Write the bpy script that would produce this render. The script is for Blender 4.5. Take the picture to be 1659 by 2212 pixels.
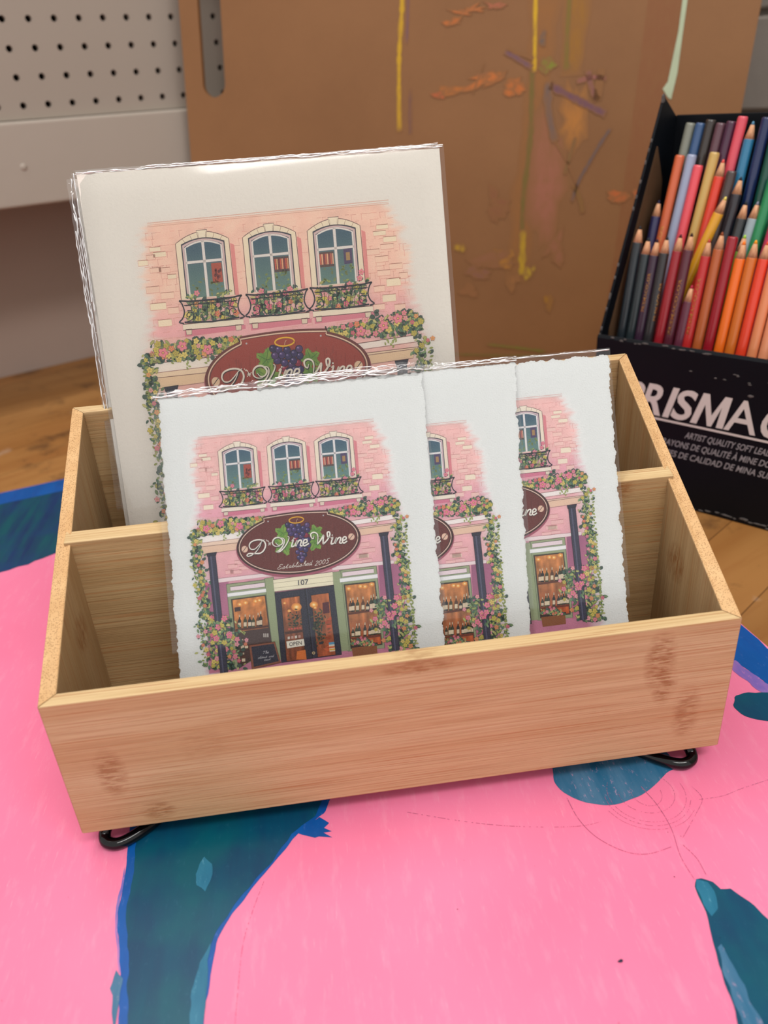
import bpy, bmesh, math, random
from mathutils import Vector, Matrix, noise
for o in list(bpy.data.objects): bpy.data.objects.remove(o)
SC = bpy.context.scene
COL = SC.collection
R = math.radians

# ------------------------------------------------------------------ camera
cd = bpy.data.cameras.new('camera'); cam = bpy.data.objects.new('camera', cd); COL.objects.link(cam)
cd.sensor_fit = 'HORIZONTAL'; cd.sensor_width = 36.0; cd.lens = 1695/1659*36
cd.clip_start = 0.01; cd.clip_end = 50
cx = Vector((0.9907968, -0.12123643, -0.06019496)); cy = Vector((0.11054754, 0.46814979, 0.87670691)); cz = -Vector((0.07810856, 0.87529281, -0.47724371))
cam.matrix_world = Matrix(((cx.x, cy.x, cz.x, 0.12351682), (cx.y, cy.y, cz.y, -0.25861831), (cx.z, cy.z, cz.z, 0.29951759), (0, 0, 0, 1)))
cd.dof.use_dof = True; cd.dof.focus_distance = 0.40; cd.dof.aperture_fstop = 10.5
SC.camera = cam
# ------------------------------------------------------------------ light
w = bpy.data.worlds.new('world'); SC.world = w; w.use_nodes = True
w.node_tree.nodes['Background'].inputs[0].default_value = (1.0, 0.975, 0.95, 1)
w.node_tree.nodes['Background'].inputs[1].default_value = 0.95
def area(name, loc, target, sx, sy, power, col):
    l = bpy.data.lights.new(name, 'AREA'); l.shape = 'RECTANGLE'; l.size = sx; l.size_y = sy; l.energy = power; l.color = col
    o = bpy.data.objects.new(name, l); COL.objects.link(o); o.location = loc
    o.rotation_euler = (Vector(target)-Vector(loc)).to_track_quat('-Z', 'Y').to_euler()
    return o
area('ceiling_lamp', (-0.35, 0.55, 1.9), (0.15, 0.1, 0), 1.2, 0.30, 12, (1, 0.975, 0.94))
area('ceiling_lamp', (0.45, -0.85, 1.75), (0.15, 0.1, 0.05), 1.2, 0.30, 17, (1, 0.975, 0.94))
SC.view_settings.view_transform = 'Standard'; SC.view_settings.look = 'None'
SC.view_settings.exposure = 0.0; SC.view_settings.gamma = 1.0; SC.view_settings.use_curve_mapping = False

# ------------------------------------------------------------------ helpers
def lin(c):
    return tuple(((v/255)/12.92 if v/255 <= 0.04045 else ((v/255+0.055)/1.055)**2.4) for v in c)
def L4(c): return lin(c)+(1.0,)
class NT:
    def __init__(s, name):
        s.m = bpy.data.materials.new(name); s.m.use_nodes = True; s.t = s.m.node_tree
        s.b = s.t.nodes['Principled BSDF']; s.out = s.t.nodes['Material Output']
    def n(s, typ, **kw):
        nd = s.t.nodes.new(typ)
        for k, v in kw.items():
            if k.startswith('i_'):
                key = k[2:]; key = int(key) if key.isdigit() else key.replace('_', ' ')
                nd.inputs[key].default_value = v
            else: setattr(nd, k, v)
        return nd
    def l(s, a, b): s.t.links.new(a, b)
    def coords(s, scale=(1, 1, 1), loc=(0, 0, 0), rot=(0, 0, 0), kind='Object'):
        tc = s.n('ShaderNodeTexCoord'); mp = s.n('ShaderNodeMapping'); s.l(tc.outputs[kind], mp.inputs['Vector'])
        mp.inputs['Scale'].default_value = scale; mp.inputs['Location'].default_value = loc; mp.inputs['Rotation'].default_value = rot
        return mp.outputs[0]
    def noise(s, vec, scale=5, detail=3, rough=0.5, dist=0):
        nd = s.n('ShaderNodeTexNoise'); nd.inputs['Scale'].default_value = scale; nd.inputs['Detail'].default_value = detail
        nd.inputs['Roughness'].default_value = rough; nd.inputs['Distortion'].default_value = dist
        if vec is not None: s.l(vec, nd.inputs['Vector'])
        return nd.outputs['Fac']
    def ramp(s, fac, stops):
        nd = s.n('ShaderNodeValToRGB'); e = nd.color_ramp.elements
        while len(e) < len(stops): e.new(0.5)
        for k, (p, c) in enumerate(stops):
            e[k].position = p; e[k].color = (c, c, c, 1) if isinstance(c, (int, float)) else (c if len(c) == 4 else tuple(c)+(1,))
        s.l(fac, nd.inputs[0]); return nd.outputs[0]
    def mix(s, fac, a, b, mode='MIX'):
        nd = s.n('ShaderNodeMix', data_type='RGBA', blend_type=mode)
        for k, v in ((0, fac), (6, a), (7, b)):
            if hasattr(v, 'is_linked') or hasattr(v, 'links'): s.l(v, nd.inputs[k])
            elif k == 0: nd.inputs[0].default_value = v
            else: nd.inputs[k].default_value = tuple(v)+(1,) if len(v) == 3 else v
        return nd.outputs[2]
    def math(s, op, a, b=None, c=None):
        nd = s.n('ShaderNodeMath', operation=op)
        for k, v in enumerate((a, b, c)):
            if v is None: continue
            if isinstance(v, (int, float)): nd.inputs[k].default_value = v
            else: s.l(v, nd.inputs[k])
        return nd.outputs[0]
    def bump(s, h, strength=0.3, dist=0.001):
        nd = s.n('ShaderNodeBump'); nd.inputs['Strength'].default_value = strength; nd.inputs['Distance'].default_value = dist
        s.l(h, nd.inputs['Height']); s.l(nd.outputs[0], s.b.inputs['Normal']); return nd
    def base(s, c):
        if hasattr(c, 'links'): s.l(c, s.b.inputs['Base Color'])
        else: s.b.inputs['Base Color'].default_value = tuple(c)+(1,)
    def rough(s, r, spec=0.5):
        s.b.inputs['Roughness'].default_value = r; s.b.inputs['Specular IOR Level'].default_value = spec
def plain(name, srgb, rough=0.6, spec=0.4, var=0.0, vscale=40, bump=0, bscale=300, coat=0):
    t = NT(name); c = lin(srgb)
    if var > 0:
        f = t.noise(t.coords(), vscale, 4)
        t.base(t.mix(t.ramp(f, [(0.3, 0), (0.7, 1)]), tuple(x*(1-var) for x in c), tuple(min(1, x*(1+var)) for x in c)))
    else: t.base(c)
    t.rough(rough, spec)
    if coat: t.b.inputs['Coat Weight'].default_value = coat; t.b.inputs['Coat Roughness'].default_value = 0.12
    if bump: t.bump(t.noise(t.coords(), bscale, 4), bump, 0.0006)
    return t.m

def link(name, me, mat=None, parent=None, mw=None):
    o = bpy.data.objects.new(name, me); COL.objects.link(o)
    if mat is not None:
        for m in (mat if isinstance(mat, (list, tuple)) else [mat]): me.materials.append(m)
    if parent is not None: o.parent = parent
    if mw is not None: o.matrix_local = mw
    return o
def mesh_from(name, verts, faces, smooth=False, midx=None):
    me = bpy.data.meshes.new(name); me.from_pydata([tuple(v) for v in verts], [], faces); me.update()
    if smooth: me.polygons.foreach_set('use_smooth', [True]*len(me.polygons))
    if midx: me.polygons.foreach_set('material_index', midx)
    return me
def finish(bm, name, mat, parent=None, bevel=0, seg=2, smooth=False, mw=None, angle=35):
    bmesh.ops.recalc_face_normals(bm, faces=bm.faces)
    me = bpy.data.meshes.new(name); bm.to_mesh(me); bm.free()
    if smooth: me.polygons.foreach_set('use_smooth', [True]*len(me.polygons))
    o = link(name, me, mat, parent, mw)
    if bevel:
        md = o.modifiers.new('bevel', 'BEVEL'); md.width = bevel; md.segments = seg; md.limit_method = 'ANGLE'; md.angle_limit = R(angle)
        md.harden_normals = False
    return o
def box(bm, x0, x1, y0, y1, z0, z1, mi=0):
    v = [bm.verts.new(p) for p in ((x0, y0, z0), (x1, y0, z0), (x1, y1, z0), (x0, y1, z0), (x0, y0, z1), (x1, y0, z1), (x1, y1, z1), (x0, y1, z1))]
    fs = [bm.faces.new([v[i] for i in f]) for f in ((0, 3, 2, 1), (4, 5, 6, 7), (0, 1, 5, 4), (1, 2, 6, 5), (2, 3, 7, 6), (3, 0, 4, 7))]
    for f in fs: f.material_index = mi
    return v, fs
def prism(bm, pts, a, b, axis, mi=0):
    """polygon pts in the plane across `axis`, extruded from a to b along it (axis 0: pts are y,z; axis 1: x,z; 2: x,y)"""
    def P(p, t): return {0: (t, p[0], p[1]), 1: (p[0], t, p[1]), 2: (p[0], p[1], t)}[axis]
    A = [bm.verts.new(P(p, a)) for p in pts]; B = [bm.verts.new(P(p, b)) for p in pts]; n = len(pts)
    fs = [bm.faces.new(A), bm.faces.new(B[::-1])]+[bm.faces.new([A[i], B[i], B[(i+1) % n], A[(i+1) % n]]) for i in range(n)]
    for f in fs: f.material_index = mi
    return fs
def tag(o, label=None, cat=None, group=None, kind=None):
    if label: o['label'] = label
    if cat: o['category'] = cat
    if group: o['group'] = group
    if kind: o['kind'] = kind
    return o
def empty(name, mw, label, cat, group=None):
    o = bpy.data.objects.new(name, None); COL.objects.link(o); o.matrix_world = mw; o.empty_display_size = 0.01
    return tag(o, label, cat, group)
def frame(O, X, Y, Z):
    X, Y, Z = Vector(X), Vector(Y), Vector(Z)
    return Matrix(((X.x, Y.x, Z.x, O[0]), (X.y, Y.y, Z.y, O[1]), (X.z, Y.z, Z.z, O[2]), (0, 0, 0, 1)))
def catmull(pts, n=6, closed=False):
    out = []; N = len(pts)
    if N < 3: return [tuple(p) for p in pts]
    rng = range(N if closed else N-1)
    for i in rng:
        g = (lambda k: pts[k % N]) if closed else (lambda k: pts[max(0, min(N-1, k))])
        p0, p1, p2, p3 = g(i-1), g(i), g(i+1), g(i+2)
        for j in range(n):
            t = j/n
            out.append(tuple(0.5*((2*b)+(c-a)*t+(2*a-5*b+4*c-d)*t*t+(-a+3*b-3*c+d)*t**3) for a, b, c, d in zip(p0, p1, p2, p3)))
    if not closed: out.append(tuple(pts[-1]))
    return out
def text_polys(s, size=1.0, shear=0.0, bold=0.0, res=3):
    """verts, faces of a line of lettering from the built-in font, baseline at 0"""
    cu = bpy.data.curves.new('t', 'FONT'); cu.body = s; cu.size = size; cu.shear = shear; cu.offset = bold; cu.resolution_u = res
    ob = bpy.data.objects.new('t', cu); COL.objects.link(ob)
    dg = bpy.context.evaluated_depsgraph_get(); dg.update()
    me = bpy.data.meshes.new_from_object(ob.evaluated_get(dg))
    V = [tuple(v.co) for v in me.vertices]; Fc = [tuple(p.vertices) for p in me.polygons]
    bpy.data.objects.remove(ob); bpy.data.curves.remove(cu); bpy.data.meshes.remove(me)
    return V, Fc

# ------------------------------------------------------------------ materials
def bamboo(name, axis, marks=(), c1=(232, 190, 140), c2=(208, 158, 108), c3=(190, 132, 84), strips=True):
    """axis: direction of the fibres; marks: (centre, radii, strength) of darker growth nodes"""
    t = NT(name)
    sc = [380, 380, 380]; sc[axis] = 4.0
    f1 = t.noise(t.coords(tuple(sc)), 3.6, 4, 0.65)
    sc2 = [60, 60, 60]; sc2[axis] = 1.6
    f2 = t.noise(t.coords(tuple(sc2), (3, 7, 1)), 1.6, 2, 0.5)
    col = t.mix(t.ramp(f2, [(0.33, 0), (0.66, 1)]), lin(c1), lin(c2))
    streak = t.ramp(f1, [(0.44, 0), (0.66, 0.60)])
    col = t.mix(streak, col, lin(c3))
    sc3 = [420, 420, 420]; sc3[axis] = 6
    f3 = t.ramp(t.noise(t.coords(tuple(sc3)), 2.6, 2), [(0.56, 0), (0.68, 0.55)])
    col = t.mix(f3, col, lin((165, 108, 62)))
    tot = None
    for c, r, s in marks:
        v = t.coords(tuple(1/x for x in r), tuple(-a/x for a, x in zip(c, r)))
        wob = t.noise(t.coords(tuple(620 if k != axis else 130 for k in range(3)), (c[0]*50, 1, 2)), 1.3, 3, 0.6)
        g = t.n('ShaderNodeTexGradient', gradient_type='SPHERICAL'); t.l(v, g.inputs[0])
        m = t.math('MULTIPLY', t.ramp(g.outputs['Fac'], [(0.02, 0), (0.55, 1)]), t.ramp(wob, [(0.40, 0.12), (0.60, 1)]))
        m = t.math('MULTIPLY', m, s)
        tot = m if tot is None else t.math('MAXIMUM', tot, m)
    if tot is not None: col = t.mix(tot, col, lin((142, 90, 46)))
    t.base(col); t.rough(0.48, 0.35)
    h = t.math('SUBTRACT', 1.0, streak)
    if tot is not None: h = t.math('SUBTRACT', h, t.math('MULTIPLY', tot, 2.0))
    t.bump(h, 0.3, 0.0005)
    return t.m
def bamboo_end(name):
    t = NT(name)
    v = t.n('ShaderNodeTexVoronoi'); v.inputs['Scale'].default_value = 1.0; v.inputs['Randomness'].default_value = 0.65; t.l(t.coords((1250, 2050, 0)), v.inputs['Vector'])
    dots = t.ramp(v.outputs['Distance'], [(0.22, 1), (0.46, 0)])
    n = t.noise(t.coords(), 90, 3)
    base = t.mix(t.ramp(n, [(0.35, 0), (0.7, 1)]), lin((220, 180, 130)), lin((206, 162, 112)))
    t.base(t.mix(t.math('MULTIPLY', dots, 0.7), base, lin((146, 104, 62)))); t.rough(0.6, 0.3); t.bump(t.math('SUBTRACT', 1.0, dots), 0.25, 0.0003)
    return t.m
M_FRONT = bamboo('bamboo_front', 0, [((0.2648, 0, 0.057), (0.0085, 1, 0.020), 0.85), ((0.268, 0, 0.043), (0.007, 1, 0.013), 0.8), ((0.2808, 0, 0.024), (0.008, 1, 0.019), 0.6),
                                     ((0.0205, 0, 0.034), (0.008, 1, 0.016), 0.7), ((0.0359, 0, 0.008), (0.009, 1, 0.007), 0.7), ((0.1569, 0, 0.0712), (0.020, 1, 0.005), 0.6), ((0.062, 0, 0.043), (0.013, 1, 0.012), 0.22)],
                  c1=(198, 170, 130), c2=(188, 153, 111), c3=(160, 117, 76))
M_RIM_LIT = bamboo('bamboo_rim_lit', 0, [((0.157, 0.004, 0.0754), (0.012, 0.02, 0.02), 0.4)], c1=(220, 194, 148), c2=(210, 180, 132), c3=(188, 152, 104))  # same bamboo in a paler tint, light from above painted in
M_IN_SHADED = bamboo('bamboo_inner_shaded', 0, [((0.268, 0.068, 0.108), (0.010, 1, 0.009), 0.8), ((0.075, 0.068, 0.05), (0.01, 1, 0.02), 0.2)], c1=(186, 156, 114), c2=(168, 136, 94), c3=(140, 106, 68))  # same bamboo in a darker tint, shade of the compartments painted in
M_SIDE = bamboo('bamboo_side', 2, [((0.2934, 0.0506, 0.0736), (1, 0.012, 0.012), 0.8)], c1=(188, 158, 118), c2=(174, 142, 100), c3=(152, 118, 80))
M_END = bamboo_end('bamboo_end_grain')
M_BLACKGLOSS = plain('black_gloss', (4, 4, 6), 0.08, 0.4)

def paint_mat(name, rough=0.5, spec=0.3, bump=0.0, bscale=400, nvar=0.0, nscale=60):
    """one material for painted or printed surfaces whose colours are in the mesh"""
    t = NT(name); a = t.n('ShaderNodeAttribute'); a.attribute_name = 'Col'; c = a.outputs['Color']
    if nvar: c = t.mix(t.math('MULTIPLY', t.ramp(t.noise(t.coords(), nscale, 5, 0.65), [(0.35, 0), (0.7, 1)]), nvar), c, (0.9, 0.88, 0.86))
    t.base(c); t.rough(rough, spec)
    if bump: t.bump(t.noise(t.coords(), bscale, 4), bump, 0.0003)
    return t.m
M_PRINT = paint_mat('print_ink', 0.75, 0.2, 0.9, 1500, 0.07, 3000)

def paper_mat(name, col, scale=700, strength=0.6):
    t = NT(name); c = lin(col); t.base(c); t.rough(0.85, 0.15)
    t.bump(t.noise(t.coords(), scale, 5, 0.6), strength, 0.0004); return t.m
M_PAPER = paper_mat('deckled_paper', (234, 236, 235), 1300, 1.0)
M_PAPERB = paper_mat('cold_press_paper', (232, 226, 217), 520, 0.8)
def film(name, gloss=0.05, rough=0.04, bump=0.0, bscale=60, white=0.0):
    t = NT(name); t.t.nodes.remove(t.b)
    tr = t.n('ShaderNodeBsdfTransparent'); gl = t.n('ShaderNodeBsdfGlossy'); gl.inputs['Roughness'].default_value = rough
    fr = t.n('ShaderNodeFresnel'); fr.inputs['IOR'].default_value = 1.5
    mx = t.n('ShaderNodeMixShader'); f = t.math('MULTIPLY_ADD', fr.outputs[0], 1.0, gloss)
    t.l(f, mx.inputs[0]); t.l(tr.outputs[0], mx.inputs[1]); t.l(gl.outputs[0], mx.inputs[2])
    last = mx
    if white:
        df = t.n('ShaderNodeBsdfDiffuse'); df.inputs[0].default_value = (.9, .9, .9, 1); m2 = t.n('ShaderNodeMixShader'); m2.inputs[0].default_value = white
        t.l(mx.outputs[0], m2.inputs[1]); t.l(df.outputs[0], m2.inputs[2]); last = m2
    t.l(last.outputs[0], t.out.inputs[0])
    if bump:
        bp = t.n('ShaderNodeBump'); bp.inputs['Strength'].default_value = bump; bp.inputs['Distance'].default_value = 0.001
        t.l(t.noise(t.coords(), bscale, 2), bp.inputs['Height']); t.l(bp.outputs[0], gl.inputs['Normal']); t.l(bp.outputs[0], fr.inputs['Normal'])
    return t.m
M_FILM = film('clear_film', 0.0, 0.08)
M_FOLD = film('creased_film', 0.03, 0.12, 0.0, 60, 0.03)
M_RIDGE_GLINT = film('film_crease_glint', 0.66, 0.17, 0.0, 60, 0.26)  # white mixed into the crease film paints its bright highlights

# ------------------------------------------------------------------ walls and table (pegboard wall runs at 29.7 degrees)
YAW = R(29.684772)
XW = Vector((math.cos(YAW), math.sin(YAW), 0)); NW = Vector((-math.sin(YAW), math.cos(YAW), 0)); ZW = Vector((0, 0, 1))
PEG = Vector((-0.13536, 0.69080, 0.37919))
WF = frame((PEG.x, PEG.y, 0), XW, NW, ZW)          # local x along the wall, y into it, z up; pegboard face at y = 0
def grid_box(name, x0, x1, y0, y1, z0, z1, mat, mw, bevel=0.0, kind=None):
    bm = bmesh.new(); box(bm, x0, x1, y0, y1, z0, z1); o = finish(bm, name, mat, None, bevel); o.matrix_world = mw
    if kind: o['kind'] = kind
    return o
M_WALL = plain('wall_paint', (166, 147, 136), 0.7, 0.25, 0.03, 6, 0.15, 120)
M_WHITE = plain('pegboard_paint', (164, 153, 141), 0.55, 0.3, 0.02, 5, 0.1, 200)
M_TRIM = plain('trim_paint', (174, 164, 152), 0.45, 0.35, 0.02, 8, 0.25, 60)
M_DARK = plain('dark_backing', (30, 24, 20), 0.9, 0.1)
CORNER = 0.655
grid_box('wall_back', -1.6, CORNER+0.1, 0.141, 0.24, -0.8, 2.0, M_WALL, WF, kind='structure')
# pegboard: a sheet with real holes on a one-inch grid
bm = bmesh.new(); P_ = 0.0254; rr = 0.0033; nseg = 12
i0, i1, j0, j1 = -14, 25, -3, 12
for i in range(i0, i1):
    for j in range(j0, j1):
        cxp, czp = i*P_, PEG.z+j*P_
        if CORNER-0.02 < cxp: continue
        ring = []; outer = []; back = []
        for k in range(nseg):
            a = 2*math.pi*(k+0.5)/nseg; c, s = math.cos(a), math.sin(a)
            ring.append(bm.verts.new((cxp+rr*c, 0, czp+rr*s))); back.append(bm.verts.new((cxp+rr*c, 0.006, czp+rr*s)))
            m = (P_/2)/max(abs(c), abs(s)); outer.append((cxp+m*c, czp+m*s))
        # snap the ring of outer points to the square's corners
        ov = [bm.verts.new((x, 0, z)) for x, z in outer]
        for k in range(nseg):
            k2 = (k+1) % nseg
            bm.faces.new([ov[k], ov[k2], ring[k2], ring[k]]); bm.faces.new([ring[k], ring[k2], back[k2], back[k]])
        for sx in (1, -1):
            for sz in (1, -1):
                cv = bm.verts.new((cxp+sx*P_/2, 0, czp+sz*P_/2))
                q = sorted(range(nseg), key=lambda k: (outer[k][0]-cv.co.x)**2+(outer[k][1]-cv.co.z)**2)[:2]
                bm.faces.new([cv, ov[q[0]], ov[q[1]]])
pb = finish(bm, 'pegboard', M_WHITE); pb.matrix_world = WF
tag(pb, 'off-white painted pegboard with rows of small round holes on the back wall', 'pegboard')
grid_box('wall_cavity', i0*P_-0.02, CORNER, 0.03, 0.14, PEG.z-4*P_, PEG.z+13*P_, M_DARK, WF, kind='structure')['kind'] = 'structure'
# painted rail under the pegboard
bm = bmesh.new(); box(bm, -1.0, CORNER-0.002, -0.012, 0.139, 0.209, 0.2895); rl = finish(bm, 'trim_1', M_TRIM, None, 0.003, 3); rl.matrix_world = WF; rl['kind'] = 'structure'
bm = bmesh.new(); bmesh.ops.create_uvsphere(bm, u_segments=16, v_segments=10, radius=0.0035)
for v in bm.verts: v.co = Vector((v.co.x-0.018, v.co.y*0.5-0.012, v.co.z+0.247))
nb = finish(bm, 'trim_2', M_TRIM, None, 0, smooth=True); nb.matrix_world = WF; nb['kind'] = 'structure'
# side wall of grey painted blocks, meeting the back wall behind the brown board
M_BLOCK = plain('grey_block_paint', (158, 150, 142), 0.75, 0.25, 0.05, 12, 0.6, 90)
bm = bmesh.new(); ch = 0.0945
for k in range(-12, 18):
    z0 = 0.2475+k*ch
    if z0 < -0.8: continue
    off = 0.10 if k % 2 else 0.0
    for j in range(-8, 1):
        y1 = 0.14-0.39*(-j)+off; y0 = y1-0.386
        box(bm, CORNER, CORNER+0.05, y0, min(y1, 0.14), z0+0.003, z0+ch-0.003)
box(bm, CORNER+0.006, CORNER+0.1, -3.2, 0.14, -0.8, 2.0)
sw = finish(bm, 'wall_right', M_BLOCK, None, 0.003, 2); sw.matrix_world = WF; sw['kind'] = 'structure'
# wooden work table
t = NT('butcher_wood')
g = t.noise(t.coords((4, 60, 60), rot=(0, 0, R(-8))), 1.4, 4, 0.6); g2 = t.noise(t.coords((1.2, 9, 9), rot=(0, 0, R(-8))), 2, 3)
c = t.mix(t.ramp(g2, [(0.3, 0), (0.7, 1)]), lin((148, 100, 50)), lin((176, 128, 74)))
c = t.mix(t.ramp(g, [(0.5, 0), (0.75, 0.55)]), c, lin((140, 86, 40)))
br = t.n('ShaderNodeTexBrick'); t.l(t.coords((1, 1, 1), rot=(0, 0, R(-8))), br.inputs['Vector'])
br.inputs['Scale'].default_value = 1.0; br.inputs['Brick Width'].default_value = 0.6; br.inputs['Row Height'].default_value = 0.055; br.inputs['Mortar Size'].default_value = 0.0006
br.inputs['Color1'].default_value = (0.85, 0.85, 0.85, 1); br.inputs['Color2'].default_value = (1.08, 1.05, 1.0, 1); br.inputs['Mortar'].default_value = (0.45, 0.4, 0.35, 1)
c = t.mix(0.8, c, br.outputs[0], 'MULTIPLY')
st = t.ramp(t.noise(t.coords((1, 1, 1), (0.3, 0.1, 0)), 14, 5, 0.7), [(0.55, 0), (0.70, 0.75)])
c = t.mix(st, c, lin((74, 48, 28)))
st2 = t.ramp(t.noise(t.coords((1, 1, 1), (5.3, 2.1, 0)), 22, 3, 0.6), [(0.68, 0), (0.80, 0.5)])
c = t.mix(st2, c, lin((205, 185, 165)))
t.base(c); t.rough(0.5, 0.4); t.bump(g, 0.15, 0.0008); M_TABLE = t.m
bm = bmesh.new(); box(bm, -1.3, CORNER-0.003, -1.9, 0.139, -0.045, -0.0032)
tb = finish(bm, 'work_table', M_TABLE, None, 0.002); tb.matrix_world = WF
tag(tb, 'worn yellow-brown wooden work table top that carries everything', 'table')

# ------------------------------------------------------------------ flat painted shapes as coloured mesh
class Art:
    def __init__(s): s.v = []; s.c = []; s.f = []
    def poly(s, pts, col, z):
        b = len(s.v)
        for k, p in enumerate(pts):
            s.v.append((p[0], p[1], z)); s.c.append(col[k] if isinstance(col[0], (tuple, list)) else col)
        s.f.append(tuple(range(b, b+len(pts))))
    def ribbon(s, pts, wdt, col, z, taper=False):
        n = len(pts); b = len(s.v)
        for k, p in enumerate(pts):
            a = pts[max(0, k-1)]; q = pts[min(n-1, k+1)]
            dx, dy = q[0]-a[0], q[1]-a[1]; l = math.hypot(dx, dy) or 1
            ww = (wdt[k] if isinstance(wdt, (list, tuple)) else wdt)/2
            if taper: ww *= 0.35+0.65*math.sin(math.pi*min(1, max(0, (k+0.6)/(n))))
            s.v.append((p[0]-dy/l*ww, p[1]+dx/l*ww, z)); s.v.append((p[0]+dy/l*ww, p[1]-dx/l*ww, z)); s.c += [col, col]
        for k in range(n-1): s.f.append((b+2*k, b+2*k+1, b+2*k+3, b+2*k+2))
    def disc(s, c, rx, ry, col, z, n=12, rot=0, rough=0.0, rnd=None):
        pts = []
        for k in range(n):
            a = 2*math.pi*k/n; m = 1+(rnd.uniform(-rough, rough) if rough else 0)
            x, y = rx*m*math.cos(a), ry*m*math.sin(a)
            pts.append((c[0]+x*math.cos(rot)-y*math.sin(rot), c[1]+x*math.sin(rot)+y*math.cos(rot)))
        s.poly(pts, col, z)
    def mesh(s, name, xf=None, cf=None, up=None):
        V = [xf(v) if xf else v for v in s.v]; F = []
        for f in s.f:                                   # every face looks towards +z
            ar = 0
            for k in range(len(f)):
                a, b = V[f[k]], V[f[(k+1) % len(f)]]; ar += a[0]*b[1]-b[0]*a[1]
            F.append(f if ar > 0 else f[::-1])
        me = mesh_from(name, V, F)
        at = me.color_attributes.new('Col', 'FLOAT_COLOR', 'POINT')
        flat = []
        for c in s.c:
            c2 = cf(c) if cf else c
            flat += list(c2[:3])+[1.0]
        at.data.foreach_set('color', flat)
        return me
def rag(pts, amp, seed, step=0.004):
    """resample a closed outline and make its edge ragged"""
    out = []; n = len(pts)
    for k in range(n):
        a, b = pts[k], pts[(k+1) % n]; l = math.hypot(b[0]-a[0], b[1]-a[1]); m = max(1, int(l/step))
        for j in range(m):
            t_ = j/m; x = a[0]+(b[0]-a[0])*t_; y = a[1]+(b[1]-a[1])*t_
            out.append((x+amp*noise.noise((x*170, y*170, seed)), y+amp*noise.noise((x*170, y*170, seed+9.3))))
    return out

# ------------------------------------------------------------------ pink painting under the organiser
t = NT('pink_paint')
n1 = t.noise(t.coords((60, 14, 1), rot=(0, 0, R(-25))), 3.0, 6, 0.7); n2 = t.noise(t.coords((3, 3, 1)), 3, 3)
n3 = t.noise(t.coords((520, 60, 1), rot=(0, 0, R(-28))), 1.3, 4, 0.7)
c = t.mix(t.ramp(n2, [(0.3, 0), (0.7, 1)]), lin((242, 122, 160)), lin((246, 134, 172)))
c = t.mix(t.ramp(n1, [(0.53, 0), (0.78, 0.30)]), c, lin((255, 186, 206)))
c = t.mix(t.ramp(n3, [(0.62, 0), (0.78, 0.42)]), c, lin((255, 200, 213)))
t.base(c); t.rough(0.42, 0.35); t.bump(n3, 0.22, 0.0002); M_PINK = t.m
def brush_paint(name, cols, rot=0, light=(90, 150, 170), lamt=0.35, rough=0.35):
    t = NT(name)
    n = t.noise(t.coords((70, 9, 1), rot=(0, 0, rot)), 1.5, 4, 0.6); m = t.noise(t.coords((9, 9, 1)), 3, 3)
    c = t.mix(t.ramp(n, [(0.35, 0), (0.65, 1)]), lin(cols[0]), lin(cols[1]))
    c = t.mix(t.ramp(m, [(0.45, 0), (0.65, 0.7)]), c, lin(cols[2]))
    s = t.noise(t.coords((300, 120, 1), rot=(0, 0, rot)), 1.6, 5, 0.75)
    c = t.mix(t.math('MULTIPLY', t.ramp(s, [(0.58, 0), (0.75, 1)]), lamt), c, lin(light))
    t.base(c); t.rough(rough, 0.4); t.bump(n, 0.2, 0.0003); return t.m
M_TEAL = brush_paint('teal_paint', ((4, 76, 104), (12, 66, 98), (4, 92, 104)), 0.1, (70, 130, 156), 0.25)
M_TEALL = brush_paint('light_teal_paint', ((84, 126, 158), (34, 100, 136), (44, 104, 140)), 0.4, (206, 160, 190), 1.0)
M_BLUE = brush_paint('blue_paint', ((10, 92, 172), (20, 80, 158), (4, 80, 150)), 0.3, (110, 140, 205), 0.45)
M_NAVY = brush_paint('navy_paint', ((22, 52, 96), (12, 84, 96), (26, 62, 112)), 1.7, (50, 90, 120), 0.2)
M_VIOLET = brush_paint('streaky_violet_paint', ((130, 120, 190), (215, 130, 180), (90, 90, 180)), 1.1, (245, 150, 190), 0.6)
M_PATCH = brush_paint('pale_teal_paint', ((40, 116, 148), (20, 98, 130), (46, 124, 152)), 0.3, (100, 166, 190), 0.9)
M_PENCILLINE = plain('graphite_line', (182, 98, 136), 0.7, 0.2)
M_SPECK = plain('dark_speck', (30, 40, 66), 0.5, 0.3)
far = [(-0.2600, 0.3741), (-0.1093, 0.4217), (0.3128, 0.5544)]
outline = [(-0.30, -0.32), (0.425, -0.32), (0.3715, 0.0755), (0.3665, 0.108), (0.3128, 0.5544), (-0.1093, 0.4217), (-0.30, 0.3615)]
bm = bmesh.new(); prism(bm, outline, -0.003, 0.0, 2)
ptg = finish(bm, 'canvas_painting', [M_PINK, M_TEAL, M_TEALL, M_BLUE, M_NAVY, M_VIOLET, M_PATCH, M_PENCILLINE, M_SPECK])
tag(ptg, 'large flat painting in bubblegum pink with teal and blue shapes lying under the wooden organiser', 'painting')
PB = {'v': [], 'f': [], 'm': []}
def blob(pts, z, mi):
    b = len(PB['v']); PB['v'] += [(p[0], p[1], z) for p in pts]
    ar = sum(pts[k][0]*pts[(k+1) % len(pts)][1]-pts[(k+1) % len(pts)][0]*pts[k][1] for k in range(len(pts)))
    idx = list(range(b, b+len(pts))); PB['f'].append(idx if ar > 0 else idx[::-1]); PB['m'].append(mi)
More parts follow.
